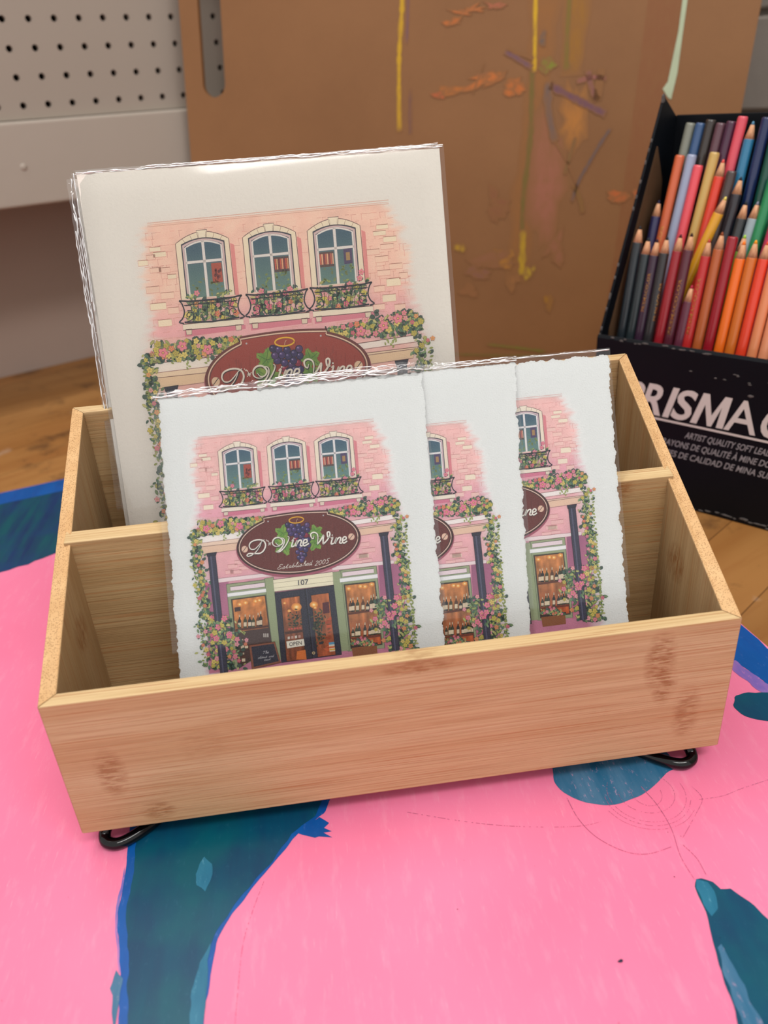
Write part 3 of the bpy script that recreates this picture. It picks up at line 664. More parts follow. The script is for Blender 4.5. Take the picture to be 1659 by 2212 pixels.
def glow(quadpts, l, nx=14, ny=22, seed=0, base=((196, 122, 70), (150, 84, 56), (92, 58, 56))):
    a, b, c, d = quadpts; b_ = len(A.v)
    for j in range(ny+1):
        for i in range(nx+1):
            s, t_ = i/nx, j/ny
            x = (a[0]*(1-s)+b[0]*s)*(1-t_)+(d[0]*(1-s)+c[0]*s)*t_; y = (a[1]*(1-s)+b[1]*s)*(1-t_)+(d[1]*(1-s)+c[1]*s)*t_
            k = t_*2; c0, c1 = (base[0], base[1]) if k < 1 else (base[1], base[2]); k -= int(min(k, 1.999))
            m = 1+0.35*noise.noise((i*0.5, j*0.4, seed)); col = tuple(min(255, max(0, (p*(1-k)+q*k)*m)) for p, q in zip(c0, c1))
            A.v.append((x, y, z(l))); A.c.append(lin(col))
    for j in range(ny):
        for i in range(nx): A.f.append((b_+j*(nx+1)+i, b_+j*(nx+1)+i+1, b_+(j+1)*(nx+1)+i+1, b_+(j+1)*(nx+1)+i))
def lamp(c, r_, l):
    for k, (q, col) in enumerate(((1.0, (224, 150, 80)), (0.7, (240, 178, 96)), (0.4, (252, 214, 140)), (0.2, (255, 240, 200)))): A.disc(c, r_*q, r_*q*0.8, C(*col), z(l+k), 12)
fquad([(340, 1128), (555, 1100), (596, 1420), (385, 1560)], C(74, 60, 56), 16, SAGED, 3)
glow([(350, 1134), (548, 1108), (584, 1400), (388, 1540)], 18, seed=3, base=((214, 146, 84), (190, 120, 72), (70, 56, 58)))
fquad([(1036, 1036), (1232, 1016), (1276, 1410), (1080, 1436)], C(74, 60, 56), 16, SAGED, 3)
glow([(1046, 1044), (1226, 1024), (1268, 1402), (1088, 1428)], 18, seed=7, base=((206, 140, 84), (176, 116, 74), (196, 96, 56)))
for c in ((430, 1150), (492, 1140), (516, 1134), (395, 1160), (1068, 1062), (1140, 1048), (1168, 1050), (1210, 1036)): lamp(c, 17, 20)
def bottle(u, v, h, wd, l, col=None):
    col = col or rnd.choice([C(54, 66, 54), C(70, 76, 52), C(40, 44, 48), C(96, 66, 50)])
    pts = [(-wd, 0), (-wd, -h*0.55), (-wd*0.35, -h*0.72), (-wd*0.35, -h), (wd*0.35, -h), (wd*0.35, -h*0.72), (wd, -h*0.55), (wd, 0)]
    A.poly([(u+x, v+y-0.1*x) for x, y in pts], col, z(l)); A.poly([(u-wd*0.3, v-h), (u+wd*0.3, v-h), (u+wd*0.3, v-h*0.82), (u-wd*0.3, v-h*0.82)], C(214, 196, 170), z(l+1))
    A.poly([(u-wd*0.8, v-h*0.1), (u+wd*0.8, v-h*0.1-1), (u+wd*0.8, v-h*0.42), (u-wd*0.8, v-h*0.40)], jit(C(228, 212, 186), .06), z(l+1))
quad([(368, 1312), (570, 1288), (572, 1300), (370, 1326)], C(92, 54, 46), 24); quad([(362, 1180), (400, 1174), (400, 1200), (364, 1206)], C(70, 50, 52), 23)
for u, v, h in ((393, 1308, 84), (428, 1305, 84), (456, 1302, 78), (478, 1300, 72), (508, 1296, 84), (524, 1295, 92)): bottle(u, v, h, 11, 26)
quad([(372, 1330), (576, 1304), (590, 1400), (390, 1530)], C(80, 60, 60), 22)
for k in range(3): quad([(540+k*12, 1340), (547+k*12, 1339), (548+k*12, 1362), (541+k*12, 1363)], C(214, 206, 200), 27)
for u, v, h in ((412, 1440, 66), (436, 1436, 50), (418, 1520, 62)): bottle(u, v, h, 13, 26, C(90, 58, 46))
quad([(1060, 1212), (1252, 1186), (1254, 1198), (1062, 1226)], C(104, 60, 48), 24); quad([(1078, 1368), (1266, 1344), (1268, 1358), (1080, 1384)], C(120, 60, 48), 24)
for u, v, h in ((1078, 1208, 86), (1094, 1206, 88), (1122, 1204, 88), (1156, 1200, 88), (1184, 1198, 62), (1206, 1195, 92), (1222, 1193, 96), (1238, 1190, 80)): bottle(u, v, h, 11, 26)
for u, v, h in ((1094, 1362, 60), (1116, 1362, 84), (1132, 1360, 84), (1168, 1356, 84), (1198, 1352, 70), (1214, 1350, 78), (1230, 1348, 84), (1246, 1346, 88), (1256, 1345, 70)): bottle(u, v, h, 10, 26)
quad([(1085, 1425), (1240, 1404), (1246, 1470), (1096, 1490)], C(150, 96, 64), 28); quad([(1078, 1416), (1246, 1394), (1247, 1408), (1080, 1430)], C(60, 50, 52), 29)
def rpot(): return (1165+rnd.gauss(0, 34), 1410-abs(rnd.gauss(0, 18))-0.1*0)
bush(rpot, 60, 30, 0.8); scatter_flowers(rpot, 8, 44, (8, 11), (0.9, 0.0, 0.1))
# lintel, doors
fquad([(600, 1008), (968, 958), (974, 1040), (608, 1082)], C(238, 232, 208), 18, OUTL, 3)
for a, b in (((602, 1030), (970, 984)), ((606, 1060), (972, 1016))): A.ribbon([a, b], 2.4, C(170, 160, 140), z(20))
NAVY = C(48, 52, 70)
fquad([(610, 1088), (975, 1042), (1024, 1470), (652, 1520)], NAVY, 22, C(30, 32, 44), 3)
glow([(650, 1124), (764, 1108), (802, 1500), (684, 1512)], 26, seed=11, base=((190, 116, 70), (140, 84, 60), (140, 76, 50)))
glow([(834, 1104), (944, 1088), (988, 1470), (876, 1485)], 26, seed=14, base=((188, 112, 68), (150, 92, 64), (170, 88, 54)))
for p in ([(650, 1124), (764, 1108), (802, 1500), (684, 1512)], [(834, 1104), (944, 1088), (988, 1470), (876, 1485)]): outline_(p, 3, C(26, 28, 38), 28)
A.ribbon([(797, 1066), (845, 1490)], 4, C(22, 24, 34), z(29)); A.ribbon([(806, 1064), (854, 1490)], 2, C(84, 90, 110), z(29))
for c, r_ in (((745, 1176), 32), ((852, 1162), 26), ((672, 1152), 10), ((700, 1200), 12), ((860, 1180), 12)): lamp(c, r_, 30)
quad([(905, 1150), (944, 1144), (950, 1212), (910, 1218)], C(92, 44, 56), 30)
for k in range(9): quad([(925+rnd.uniform(-25, 30), 1240+k*24), (960, 1236+k*24), (962, 1254+k*24), (930, 1258+k*24)], jit(C(186, 92, 60), .3), 30)
quad([(672, 1330), (785, 1316), (788, 1330), (674, 1346)], C(80, 50, 44), 34)
def rg(cu, cv, su, sv): return lambda: (cu+rnd.gauss(0, su), cv+rnd.gauss(0, sv))
for args in ((735, 1262, 22, 24), (880, 1240, 18, 26), (895, 1330, 16, 36), (870, 1290, 14, 20)):
    for k in range(40):
        c = rg(*args)()
        leafp(c, rnd.uniform(7, 12), 4, rnd.uniform(0, 6), jit(rnd.choice([C(52, 66, 56), C(78, 92, 66), C(40, 52, 50)]), .2), z(32+k % 4))
for k in range(5): A.disc((700+k*17, 1313-k*2), 8, 6, C(206, 96, 84), z(38), 8)
for k in range(4): quad([(884+k*0.5, 1392+k*18), (906, 1388+k*18), (907, 1404+k*18), (885, 1408+k*18)], C(52, 56, 66), 37) if k == 0 else None
quad([(944, 1395), (978, 1391), (984, 1448), (950, 1452)], C(226, 216, 196), 36); quad([(944, 1395), (978, 1391), (980, 1405), (946, 1410)], C(92, 160, 196), 37); quad([(947, 1420), (981, 1416), (982, 1426), (948, 1431)], C(212, 110, 60), 37); quad([(949, 1436), (983, 1432), (984, 1440), (950, 1444)], C(226, 180, 70), 37)
quad([(748, 1450), (800, 1440), (808, 1500), (744, 1500)], C(222, 128, 64), 34)
A.disc((851, 1460), 10, 10, C(196, 176, 138), z(38), 12); A.disc((851, 1460), 4, 4, C(60, 50, 40), z(39), 8)
for k in range(4): quad([(690+k*22, 1360-k*3), (704+k*22, 1358-k*3), (705+k*22, 1374-k*3), (691+k*22, 1376-k*3)], [C(220, 216, 206), C(196, 160, 150)][k % 2], 35)
fquad([(682, 1388), (790, 1372), (796, 1414), (688, 1432)], C(240, 236, 224), 38, C(150, 140, 130), 2)
def put_text(s, c, wdt, hgt, slope, col, l, shear=0.0, bold=0.0, lean=0.06):
    V, Fc = text_polys(s, 1.0, shear, bold)
    x0, x1 = min(v[0] for v in V), max(v[0] for v in V); y0, y1 = min(v[1] for v in V), max(v[1] for v in V); b = len(A.v)
    for v in V:
        x = (v[0]-(x0+x1)/2)*wdt/(x1-x0); y = (v[1]-(y0+y1)/2)*hgt/(y1-y0)
        A.v.append((c[0]+x-lean*y, c[1]-y+slope*x, z(l))); A.c.append(col)
    for f in Fc: A.f.append(tuple(b+k for k in f))
put_text('OPEN', (739, 1402), 78, 24, -0.13, C(60, 60, 60), 42, 0, 0.01)
put_text('107', (787, 1023), 64, 32, -0.12, C(60, 62, 78), 42, 0, 0.01)
# chalk board
fquad([(452, 1412), (612, 1390), (648, 1520), (470, 1560)], C(150, 96, 78), 44, C(80, 50, 44), 3)
quad([(466, 1422), (604, 1402), (636, 1510), (482, 1546)], C(58, 62, 78), 46)
# hand lettering: strokes in a unit cell, x right, y up
GL = {'T': [[(0.1, .95), (.4, 1), (.9, .95)], [(.5, 1), (.42, .5), (.3, 0)]], 'h': [[(.1, 0), (.3, .6), (.42, 1), (.3, 1.0), (.15, 0)], [(.2, .3), (.4, .5), (.5, .35), (.45, 0), (.65, .1)]],
      'e': [[(.0, .2), (.4, .3), (.45, .5), (.2, .5), (.1, .2), (.3, 0), (.6, .15)]], 'o': [[(.4, .5), (.15, .45), (.1, .15), (.3, 0), (.5, .2), (.4, .5), (.65, .42)]],
      'l': [[(.0, .1), (.3, .6), (.42, 1), (.3, 1), (.2, .2), (.35, 0), (.5, .12)]], 'd': [[(.42, .45), (.2, .5), (.08, .2), (.2, 0), (.4, .2), (.55, 1), (.45, .2), (.5, 0), (.65, .1)]],
      's': [[(.0, .1), (.3, .5), (.4, .15), (.25, 0), (.05, .05)], [(.35, .05), (.55, .12)]], 't': [[(.05, .1), (.3, .9), (.2, .2), (.3, 0), (.5, .12)], [(.1, .62), (.45, .68)]],
      'a': [[(.4, .45), (.2, .5), (.08, .2), (.2, 0), (.38, .25), (.42, .45), (.38, .05), (.6, .12)]], 'n': [[(.05, .45), (.15, .45), (.08, 0)], [(.12, .3), (.35, .5), (.42, .35), (.38, .02), (.6, .12)]],
      'b': [[(.05, .1), (.3, 1), (.15, .3), (.15, .05), (.4, .05), (.45, .35), (.3, .45), (.18, .3)]], 'i': [[(.1, .1), (.22, .5), (.15, .08), (.25, 0), (.42, .12)], [(.25, .68), (.27, .72)]],
      'E': [[(.75, .9), (.5, 1), (.25, .85), (.3, .6), (.55, .55)], [(.5, .56), (.2, .45), (.05, .15), (.3, -.02), (.65, .15), (.8, .25)]], '2': [[(.15, .8), (.35, 1), (.6, .8), (.4, .4), (.08, 0), (.62, .02)]],
      '0': [[(.4, 1), (.15, .75), (.12, .25), (.32, 0), (.58, .3), (.6, .75), (.4, 1)]], '5': [[(.7, 1), (.3, .98), (.22, .6), (.5, .58), (.55, .2), (.3, 0), (.08, .1)]]}
def hand(s, p0, cw, h, slope, wd, col, l, shear=0.25, cap=1.3):
    x = 0
    for ch in s:
        if ch == ' ': x += cw*0.5; continue
        big = cap if ch in 'TE' else 1.0
        for st in GL[ch]:
            pts = catmull([(p0[0]+x+px*cw*big+shear*py*h, p0[1]-py*h*(1.0)+slope*(x+px*cw)) for px, py in st], 4)
            A.ribbon(pts, wd, col, z(l))
        x += cw*(0.95 if ch in 'TE' else (0.72 if ch in '2005' else (0.42 if ch in 'il' else 0.56)))
CH = C(206, 206, 212)
hand('The', (532, 1466), 20, 16, -0.13, 1.8, CH, 48); hand('oldest and', (506, 1496), 18, 14, -0.13, 1.8, CH, 48); hand('best', (545, 1508), 18, 12, -0.13, 1.8, CH, 48)
# dark columns
for a, b, c, d in (((198, 858), (244, 850), (322, 1580), (276, 1590)), ((1262, 732), (1306, 726), (1382, 1440), (1338, 1446))):
    fquad([a, b, c, d], C(62, 64, 86), 67.2, C(40, 40, 54), 3)
    quad([(a[0]+14, a[1]), (a[0]+22, a[1]-1), (d[0]+22, d[1]-1), (d[0]+14, d[1])], C(96, 98, 124), 68.4)
    fquad([(a[0]-10, a[1]-12), (b[0]+10, b[1]-14), (b[0]+4, b[1]+6), (a[0]-4, a[1]+8)], C(50, 52, 70), 68.6, C(30, 30, 40), 2)
# garlands and vines
def band(pts, half):
    def f():
        k = rnd.randrange(len(pts)-1); s = rnd.random(); a, b = pts[k], pts[k+1]
        h = half if not isinstance(half, list) else half[k]*(1-s)+half[k+1]*s
        return (a[0]+(b[0]-a[0])*s+rnd.uniform(-1, 1)*h*0.35, a[1]+(b[1]-a[1])*s+rnd.uniform(-1, 1)*h)
    return f
def side_vine(pts, half):
    def f():
        k = rnd.randrange(len(pts)-1); s = rnd.random(); a, b = pts[k], pts[k+1]; h = half[k]*(1-s)+half[k+1]*s
        return (a[0]+(b[0]-a[0])*s+max(-1.1, min(1.1, rnd.gauss(0, 0.45)))*h, a[1]+(b[1]-a[1])*s)
    return f
gL = band([(150, 690), (300, 678), (420, 662), (540, 640)], [46, 42, 34, 20]); gR = band([(940, 590), (1050, 582), (1180, 570), (1300, 545), (1370, 560)], [14, 32, 40, 52, 40])
for g_, n_, f_ in ((gL, 230, 30), (gR, 240, 30)): bush(g_, n_, 50, 0.9); scatter_flowers(g_, f_, 64, (10, 16), (0.4, 0.5, 0.1))
for c in ((188, 692), (276, 662), (392, 675), (1200, 562), (1266, 530), (1095, 588)): flower(c, 22, PK[0], 68)
for c in ((390, 720), (300, 745), (1240, 640), (1255, 615), (236, 722), (1215, 628)):
    for k in range(4): leafp((c[0]+rnd.uniform(-8, 8), c[1]+k*9-12), 8, 4, rnd.uniform(0, 3), jit(GREENS[2]), z(64+k % 2))
vL = side_vine([(120, 700), (120, 790), (140, 900), (160, 1000), (172, 1100), (185, 1200), (190, 1250)], [30, 42, 46, 50, 40, 32, 40]); vR = side_vine([(1385, 600), (1372, 720), (1380, 820), (1400, 900), (1412, 1000), (1418, 1080), (1420, 1120)], [40, 42, 42, 46, 36, 40, 50])
for g_, n_, f_ in ((vL, 250, 24), (vR, 230, 22)): bush(g_, n_, 50, 0.85); scatter_flowers(g_, f_, 64, (9, 14), (0.35, 0.5, 0.15))
cL = side_vine([(265, 1235), (250, 1300), (290, 1380), (270, 1460), (300, 1560)], [70, 130, 150, 130, 120]); cR = side_vine([(1310, 1110), (1350, 1180), (1360, 1260), (1350, 1320), (1400, 1400), (1420, 1450)], [90, 130, 140, 130, 90, 80])
for g_, n_, f_ in ((cL, 300, 42), (cR, 300, 40)): bush(g_, n_, 50, 1.0); scatter_flowers(g_, f_, 64, (11, 17), (0.55, 0.38, 0.07))
for (u0, v0, sx, rng) in ((115, 720, -1, 26), (1400, 640, 1, 40), (165, 1240, -1, 16), (1440, 1120, 1, 16)):      # loose sprigs on the paper
    for k in range(rng): leafp((u0+sx*(6+14*abs(math.sin(k*1.7)))+k*(1.7 if sx < 0 else 1.6), v0+k*19), 10, 5, rnd.uniform(-1, 1), jit(C(150, 164, 96)), z(62))
for g_, n_ in ((side_vine([(262, 1260), (272, 1330), (285, 1410)], [60, 60, 50]), 60), (side_vine([(1320, 1130), (1335, 1230), (1345, 1300)], [26, 26, 22]), 12), (side_vine([(1262, 1150), (1290, 1280)], [26, 26]), 26)):
    bush(g_, n_, 70, 1.0, False)
for c in ((300, 1245), (262, 1300), (330, 1352), (250, 1370)): flower(c, 20, PK[0], 84)
for c in ((282, 1290), (240, 1335), (300, 1395)): flower(c, 17, YL[0], 84)
for c in ((1362, 1118), (1350, 1170), (1318, 1222), (1345, 1215), (1330, 1240), (1290, 1275)): flower(c, 19, PK[0], 84)
# the oval shop sign
def S(x, y): return (758+x+0.03*y, 778+y-0.100*x)
def sign_outline(a, b, tabx0, tabx1, tabh, sh):
    pts = [(a*math.cos(t_), b*math.sin(t_)) for t_ in [math.pi*k/36 for k in range(0, 37)]]          # lower half (y down)
    up = [(-a*math.cos(t_), -b*math.sin(t_)) for t_ in [math.pi*k/60 for k in range(0, 61)]]
    left = [p for p in up if p[0] < tabx0]; right = [p for p in up if p[0] > tabx1]
    q = b*math.sqrt(1-(tabx0/a)**2); r_ = b*math.sqrt(1-(tabx1/a)**2)
    tab = [(tabx0, -q), (tabx0+2, -q-sh)]+[(tabx0+(tabx1-tabx0)*k/10, -tabh-0.0*k-(10*math.sin(math.pi*k/10))) for k in range(0, 11)]+[(tabx1-2, -r_-sh), (tabx1, -r_)]
    return pts+left+tab+right
so = sign_outline(382, 194, -214, 188, 182, 8); sf = sign_outline(357, 172, -206, 180, 164, 6); s2 = sign_outline(366, 180, -210, 184, 170, 6)
A.poly([(S(x*1.01, y*1.03+9)) for x, y in so], C(170, 96, 116), z(69))
A.poly([S(*p) for p in so], C(70, 42, 42), z(71)); A.poly([S(*p) for p in sf], C(112, 54, 52), z(72))
s2p = [S(*p) for p in s2]; A.ribbon(s2p+[s2p[0], s2p[1]], 5.5, C(236, 206, 190), z(73))
for k in range(-7, 8): A.ribbon([S(k*44+rnd.uniform(-6, 6), -150+abs(k)*14), S(k*44, 150-abs(k)*14)], 2.5, C(92, 42, 42), z(73))
for k in range(120):
    x, y = rnd.uniform(-300, 300), rnd.uniform(-130, 130)
    if (x/330)**2+(y/150)**2 < 0.9: A.ribbon([S(x, y), S(x, y+rnd.uniform(15, 50))], 1.6, jit(C(126, 62, 58), .2), z(73.5))
A.ribbon([S(-214, -158), S(-222, -176)], 6, C(50, 36, 36), z(74)); A.ribbon([S(186, -172), S(180, -192)], 6, C(50, 36, 36), z(74))
def sc(u, v): return (286+u*0.586, 543.4+v*0.586)                                   # finer drawing grid for the sign
for c in ((238, 470), (1362, 338)):
    A.disc(sc(*c), 21, 22, C(150, 110, 100), z(75), 20); A.disc(sc(*c), 19, 20, C(232, 200, 180), z(76), 20); A.ribbon([sc(c[0]-20, c[1]+26), sc(c[0]+20, c[1]-26)], 3.5, C(70, 56, 56), z(77))
for c in ((484, 178), (1066, 114)): A.disc(sc(*c), 4.5, 4.5, C(196, 200, 206), z(75), 8)
def vineleaf(c, r_, rot, l):
    pts = []; n = 45
    for k in range(n):
        a = 2*math.pi*k/n; m = 0.72+0.20*math.cos(5*a)+(0.10 if k % 2 else 0)
        pts.append(sc(c[0]+r_*m*math.cos(a+rot), c[1]+r_*m*math.sin(a+rot)*1.0))
    col = [jit(C(104, 152, 70) if k % 3 else C(150, 176, 84), .1) for k in range(n)]
    A.poly(pts, col, z(l))
    for q in range(5): a = 2*math.pi*q/5+rot; A.ribbon([sc(*c), sc(c[0]+r_*.8*math.cos(a), c[1]+r_*.8*math.sin(a))], 2, C(64, 104, 56), z(l+.5))
vineleaf((640, 300), 96, 3.6, 75); vineleaf((650, 430), 118, 2.4, 76); vineleaf((985, 290), 88, 5.6, 75); vineleaf((975, 405), 92, 0.7, 76)
gr = [(690, 215), (735, 222), (800, 225), (895, 215), (705, 268), (760, 262), (900, 268), (855, 250), (810, 272), (722, 305), (850, 305), (780, 322), (745, 300), (835, 335), (885, 322), (780, 365), (815, 385), (860, 372), (905, 370), (910, 425), (865, 425), (800, 430), (830, 460), (880, 475), (795, 500), (835, 520), (872, 528), (810, 558), (850, 562), (838, 590)]
for k, c in enumerate(gr):
    base = C(140, 44, 72) if k in (14, 15) else rnd.choice([C(62, 54, 104), C(76, 60, 116), C(52, 46, 88), C(88, 66, 118)])
    rr_ = 29 if k < 24 else 24; zz = 78+0.8*(k % 6)
    A.disc(sc(*c), rr_*0.586*1.06, rr_*0.586*1.06, C(36, 30, 58), z(zz), 14); A.disc(sc(*c), rr_*0.52, rr_*0.52, base, z(zz+.2), 14)
    A.disc(sc(c[0]-7, c[1]-8), 6.5, 5.5, tuple(min(1, v*1.8+.03) for v in base), z(zz+.4), 8); A.disc(sc(c[0]-9, c[1]-10), 2.4, 2.0, C(216, 206, 232), z(zz+.6), 6)
ring = [sc(782+76*math.cos(a)+0, 162+32*math.sin(a)-6*math.cos(a)) for a in [2*math.pi*k/28 for k in range(30)]]
A.ribbon(ring, 8.5, C(150, 100, 30), z(84)); A.ribbon(ring, 6, C(236, 182, 58), z(85)); A.ribbon([sc(782, 185), sc(785, 165), sc(795, 150)], 2.5, C(220, 190, 160), z(85))
SCR = [[(415, 392), (402, 430), (372, 480), (325, 525), (280, 545), (262, 535), (285, 516), (340, 516), (400, 512), (440, 480), (458, 428), (440, 385), (395, 370), (340, 378), (298, 402), (286, 440), (305, 470), (345, 468), (385, 430), (415, 392), (446, 368)],
       [(565, 402), (590, 428), (625, 420), (640, 385), (610, 350), (565, 350), (535, 380), (535, 420), (565, 440), (610, 438)], [(600, 350), (648, 358), (655, 400), (630, 450), (598, 485), (575, 498), (612, 492), (660, 445), (695, 385), (705, 345), (690, 335)],
       [(735, 385), (750, 372), (732, 440), (760, 436)], [(765, 438), (790, 378), (778, 440)], [(783, 420), (812, 378), (836, 380), (824, 430), (848, 434)], [(858, 408), (892, 395), (892, 370), (866, 372), (852, 410), (868, 434), (915, 408)],
       [(968, 330), (960, 360), (940, 345), (935, 310), (965, 292), (1000, 308), (1010, 350), (1002, 418)], [(1002, 418), (1040, 372), (1068, 322), (1064, 372), (1064, 418)], [(1064, 418), (1108, 372), (1135, 318), (1128, 288), (1108, 296), (1114, 340), (1140, 342)],
       [(1150, 358), (1165, 346), (1148, 412), (1176, 408)], [(1182, 410), (1206, 350), (1192, 412)], [(1198, 392), (1228, 350), (1250, 352), (1238, 402), (1264, 404)], [(1272, 378), (1304, 364), (1304, 342), (1280, 344), (1266, 380), (1282, 406), (1318, 382)]]
WH = C(244, 240, 232)
for st in SCR:
    pts = [sc(*p) for p in catmull(st, 6)]; A.ribbon([(p[0]+1.5, p[1]+2.5) for p in pts], 10.5, C(50, 34, 40), z(86)); A.ribbon(pts, 8.4, WH, z(87), taper=len(st) > 7)
for c, r_ in (((757, 354), 4.2), ((1160, 322), 4.2), ((498, 412), 7.5)): A.disc(sc(*c), r_+1.6, r_+1.6, C(50, 34, 40), z(86), 9); A.disc(sc(*c), r_, r_, WH, z(87), 9, 0, .25 if r_ > 5 else 0, rnd)
for p in ([(462, 368), (474, 386), (492, 384)], [(478, 376), (494, 396), (498, 412)], [(520, 398), (498, 412), (486, 432)], [(508, 430), (498, 412)]): A.ribbon([sc(*q) for q in p], 3, WH, z(87))
hand('Established', sc(578, 684), 34, 29, -0.13, 2.4, WH, 87, 0.3, 1.1); hand('2005', sc(972, 646), 31, 29, -0.21, 2.4, WH, 87, 0.25)
def xf_small(v): m = card_mm(v); return (m[0]*0.001, m[1]*0.001, v[2])
AF = ((1.503592298106261, -0.010767561338112751, 3.200332897728702), (0.0186938379131512, 1.5244208676068227, -3.0836089198538548))
def xf_big(v):
    x, y = card_mm(v); return ((AF[0][0]*x+AF[0][1]*y+AF[0][2])*0.001, (AF[1][0]*x+AF[1][1]*y+AF[1][2])*0.001, v[2])
PB_ = lin((232, 226, 217))
SGN = [C(112, 54, 52), C(92, 42, 42), C(70, 42, 42)]
def cf_big(c):        # the larger impression is printed warmer, its sign redder
    if c[:3] == SGN[0]: return C(164, 70, 56)
    if c[:3] == SGN[1]: return C(140, 56, 46)
    if c[:3] == SGN[2]: return C(112, 56, 50)
    r_, g_, b_ = c; pk = max(0, min(1, (r_-max(g_, b_))*2.5))
    t_ = [p/q for p, q in zip(PB_, PAPER)]
    return (min(.9, r_*(1+0.08*pk)*t_[0]), min(.88, g_*(1.0+0.24*pk)*t_[1]), min(.85, b_*(1+0.07*pk)*t_[2]))
ART_S = A.mesh('printed_picture', xf_small); ART_S.materials.append(M_PRINT)
ART_B = A.mesh('printed_picture_large', xf_big, cf_big); ART_B.materials.append(M_PRINT)

# ------------------------------------------------------------------ sleeved prints
def inset_quad(q, d_):
    """four corners moved inwards by d_ (counter-clockwise quad)"""
    out = []
    for k in range(4):
        p, a_, b_ = q[k], q[k-1], q[(k+1) % 4]
        u = ((a_[0]-p[0]), (a_[1]-p[1])); v = ((b_[0]-p[0]), (b_[1]-p[1])); lu, lv = math.hypot(*u), math.hypot(*v)
        out.append((p[0]+d_*(u[0]/lu+v[0]/lv), p[1]+d_*(u[1]/lu+v[1]/lv)))
    return out
def sheet(name, quad_, amp, step, th, parent, mat, lip=0.7, seed=0, wavy=0.0, inset=1.2):
    """a sheet of paper, its edge torn (deckled) by amp millimetres and feathered in thickness"""
    V = []; n = None
    rings = [(0, -th, 0, 1), (0, -th*0.35, 0, 1), (lip*0.5, -th*0.05, 1, 1), (lip, 0.0, 1, .9), (lip+inset, 0, 0.3, .6), (lip+inset*2.5, 0, 0, 0)]
    for din, zz, wv, fall in rings:
        q = inset_quad(quad_, din); ring_ = []
        for k in range(4):
            a, b = quad_[k], quad_[(k+1) % 4]; ia, ib = q[k], q[(k+1) % 4]; l = math.hypot(b[0]-a[0], b[1]-a[1]); m = max(2, int(l/step)); nx, ny = (b[1]-a[1])/l, -(b[0]-a[0])/l
            for j in range(m):
                t_ = j/m; x = a[0]+(b[0]-a[0])*t_; y = a[1]+(b[1]-a[1])*t_
                d_ = amp*(0.9*noise.noise((x*0.13, y*0.13, seed))+0.75*noise.noise((x*0.42, y*0.42, seed+3))+0.45*noise.noise((x*1.3, y*1.3, seed+5)))*fall
                dz = wavy*wv*noise.noise((x*0.5, y*0.5, seed+din)) if wavy else 0
                ring_.append(((ia[0]+(ib[0]-ia[0])*t_+nx*d_)*.001, (ia[1]+(ib[1]-ia[1])*t_+ny*d_)*.001, zz+min(dz, 0.00002)))
        n = len(ring_); V += ring_
    F = []
    for r_ in range(len(rings)-1):
        for k in range(n): F.append((r_*n+k, r_*n+(k+1) % n, (r_+1)*n+(k+1) % n, (r_+1)*n+k))
    F.append(tuple(range((len(rings)-1)*n, len(rings)*n))); F.append(tuple(range(n))[::-1])
    return link(name, mesh_from(name, V, F), mat, parent)
def film_sheet(name, q, zz, parent, mat, nx=30, ny=40, amp=0.00006, seed=1, back=None):
    V = []; F = []
    for layer, z0 in enumerate([zz] if back is None else [zz, back]):
        b = len(V)
        for j in range(ny+1):
            for i in range(nx+1):
                s, t_ = i/nx, j/ny; x = (q[0][0]*(1-s)+q[1][0]*s)*(1-t_)+(q[3][0]*(1-s)+q[2][0]*s)*t_; y = (q[0][1]*(1-s)+q[1][1]*s)*(1-t_)+(q[3][1]*(1-s)+q[2][1]*s)*t_
                e = min(s, 1-s, 1-t_); pinch = max(0, 1-e*30); zc = (zz+(back if back is not None else zz))/2
                z_ = z0*(1-pinch)+zc*pinch
                V.append((x*.001, y*.001, z_+amp*(1-pinch)*noise.noise((x*0.04, y*0.04, seed+layer))))
        for j in range(ny):
            for i in range(nx): k = b+j*(nx+1)+i; F.append((k, k+1, k+nx+2, k+nx+1))
    return link(name, mesh_from(name, V, F, True), mat, parent)
